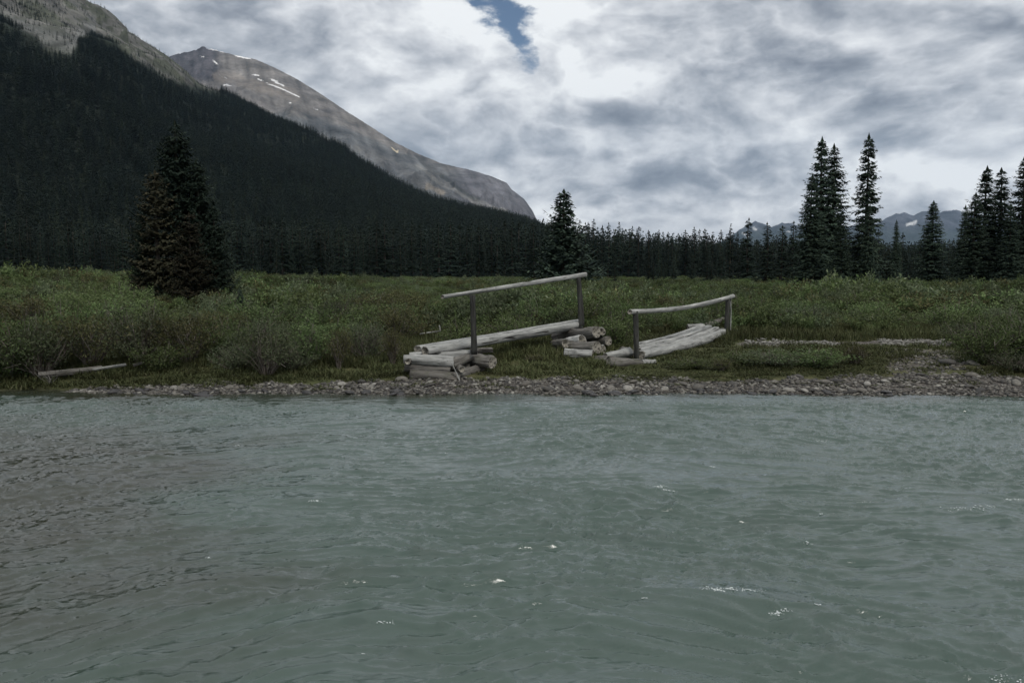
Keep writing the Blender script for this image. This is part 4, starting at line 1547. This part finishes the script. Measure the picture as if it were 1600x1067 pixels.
# right span : several slim logs, sagging to the ground
e = thing('log_footbridge', 'broken log footbridge on the right with a curved handrail and fan of slim deck logs', 'footbridge', ground_pt(1060, 16.0))
for i, (xa, ya, Ya, xb, yb, Yb_, r0, r1) in enumerate([
    (1000, 555, 14.35, 1129, 519, 17.9, .105, .10), (997, 548, 14.55, 1119, 514.5, 18.1, .068, .078),
    (995, 543, 14.75, 1108, 511.5, 18.3, .064, .072), (994, 539, 14.95, 1098, 509.5, 18.5, .058, .066)]):
    log_between('deck_log', P3(xa, ya, Ya), P3(xb, yb, Yb_), r0, r1, M_wood, e, 800 + i, seg=36, flat=.7, knots=4, sag=.05)
log_between('post', P3(995, 562, 14.35), P3(993, 486, 14.35), .046, .042, M_wood_post, e, 810, seg=10, ns=14)
log_between('post', P3(1136, 527, 18.0), P3(1137, 467, 18.0), .055, .048, M_wood_post, e, 811, seg=10, ns=14)
log_between('brace', P3(1141, 520, 18.15), P3(1141.5, 466, 18.1), .014, .014, M_wood, e, 812, seg=8, ns=8, knots=1)
log_between('handrail', P3(984, 487.5, 14.2), P3(1146, 463, 18.2), .046, .045, M_wood, e, 813, seg=36, ns=16, sag=.085, knots=5, rough=.08)
for i, (a, b, r0, r1, m, lb) in enumerate([
    ((1101, 510, 18.9), (1131, 498, 19.4), .065, .05, M_wood_d, 'dark grey log propped behind the far end of the right log deck'),
    ((1074, 510, 18.6), (1098, 508, 18.7), .045, .04, M_wood, 'pale short log behind the right log deck near its far end'),
    ((1144, 521, 18.2), (1128, 518, 18.6), .085, .08, M_wood_d, 'grey log end right of the far post of the right handrail'),
    ((1122, 526, 17.9), (1145, 524, 18.0), .06, .05, M_wood, 'pale log under the far end of the right log deck'),
]):
    o = log_between('bridge_log', P3(*a), P3(*b), r0, r1, m, None, seed=820 + i, seg=12)
    tag(o, lb, 'log')

# dead twigs dipping to the water at the far left
import bmesh
V, Fc = [], []
r = np.random.default_rng(55)
for s in range(9):
    a0 = np.array([(70 - 800) / F * 12.7, 12.75, gz(-7.2, 12.75)])
    d_ = np.array([r.normal(0, 0.5), r.normal(0, 0.3), 0.5 + r.random() * 0.5])
    p = a0.copy()
    for j in range(4):
        q = p + d_ * 0.075 + r.normal(0, 0.03, 3)
        w_ = 0.007 * (1 - j * 0.2)
        n0 = len(V)
        for c_ in (p, q):
            for g_ in range(3):
                V.append(c_ + np.array([math.cos(g_ * 2.09) * w_, math.sin(g_ * 2.09) * w_, 0]))
        for g_ in range(3):
            Fc.append((n0 + g_, n0 + (g_ + 1) % 3, n0 + 3 + (g_ + 1) % 3, n0 + 3 + g_))
        p = q
me = mesh_np('dead_twigs', np.array(V), Fc, [M_wood_d], smooth=False)
link('dead_shrub', me, label='small bare pale dead shrub at the water edge on the far left', cat='shrub')

# ------------------------------------------------------------------ foam
FO = [(1033, 768, .05, 60), (1052, 772, .06, 90), (1160, 938, .10, 80), (1178, 938, .05, 40), (1205, 968, .045, 60), (1282, 690, .05, 40), (1115, 727, .04, 20),
      (1500, 797, .14, 60), (1520, 790, .08, 30), (1592, 781, .09, 60), (497, 786, .045, 36), (368, 696, .03, 20), (323, 867, .02, 8), (604, 977, .04, 16), (566, 1010, .02, 8),
      (1355, 785, .06, 24), (1284, 805, .02, 6), (1265, 850, .03, 12), (1590, 1052, .10, 40), (1010, 940, .02, 8), (1115, 940, .03, 14), (925, 815, .03, 10), (945, 818, .02, 8),
      (1440, 945, .03, 10), (1278, 962, .02, 8), (1010, 800, .02, 6), (700, 706, .02, 8)]
V, Fc = [], []
ico = bmesh.new()
bmesh.ops.create_icosphere(ico, subdivisions=1, radius=1.0)
iv = np.array([v.co[:] for v in ico.verts])
if_ = np.array([[v.index for v in f.verts] for f in ico.faces])
ico.free()
cxs, cys, crs = [], [], []
for (px_, py_, sp, n_) in FO:
    X, Y = on_water(px_, py_, 0.03)
    k = int(n_ * 1.5)
    cxs.append(X + rng.normal(0, sp * 0.6, k) + rng.normal(0, sp * 0.5, 1))
    cys.append(Y + rng.normal(0, sp * 0.16, k))
    crs.append(0.0012 + 0.0035 * rng.random(k) ** 4)
cxs, cys, crs = np.concatenate(cxs), np.concatenate(cys), np.concatenate(crs)
czs = water_h(cxs, cys)
V = (iv[None] * crs[:, None, None] * np.array([1.5, 1.1, 0.7]) + np.stack([cxs, cys, czs + crs * 0.2], 1)[:, None]).reshape(-1, 3)
Fc = (if_[None] + (np.arange(len(cxs)) * len(iv))[:, None, None]).reshape(-1, 3)
me = mesh_np('river_foam', V, Fc, [M_foam])
link('river_foam', me, kind='stuff', label='small white flecks of foam on the river waves')

# ------------------------------------------------------------------ haze
M_haze, T = mat('valley_haze')
pv = T.n('ShaderNodeVolumePrincipled')
pv.inputs['Color'].default_value = (0.50, 0.74, 1.0, 1)
pv.inputs['Density'].default_value = 3.4e-5
pv.inputs['Anisotropy'].default_value = 0.1
T.n('ShaderNodeOutputMaterial', i_Volume=pv.outputs[0])
zt = 1600.0
hb = np.array([(x, y, z) for x in (-10600, 10600) for y in (-10600, 10600) for z in (-2.0, zt)], float)
hf = [(0, 1, 3, 2), (4, 6, 7, 5), (0, 4, 5, 1), (2, 3, 7, 6), (0, 2, 6, 4), (1, 5, 7, 3)]
me = mesh_np('haze', hb, hf, [M_haze], smooth=False)
link('haze', me, kind='stuff', label='thin blue haze filling the valley')
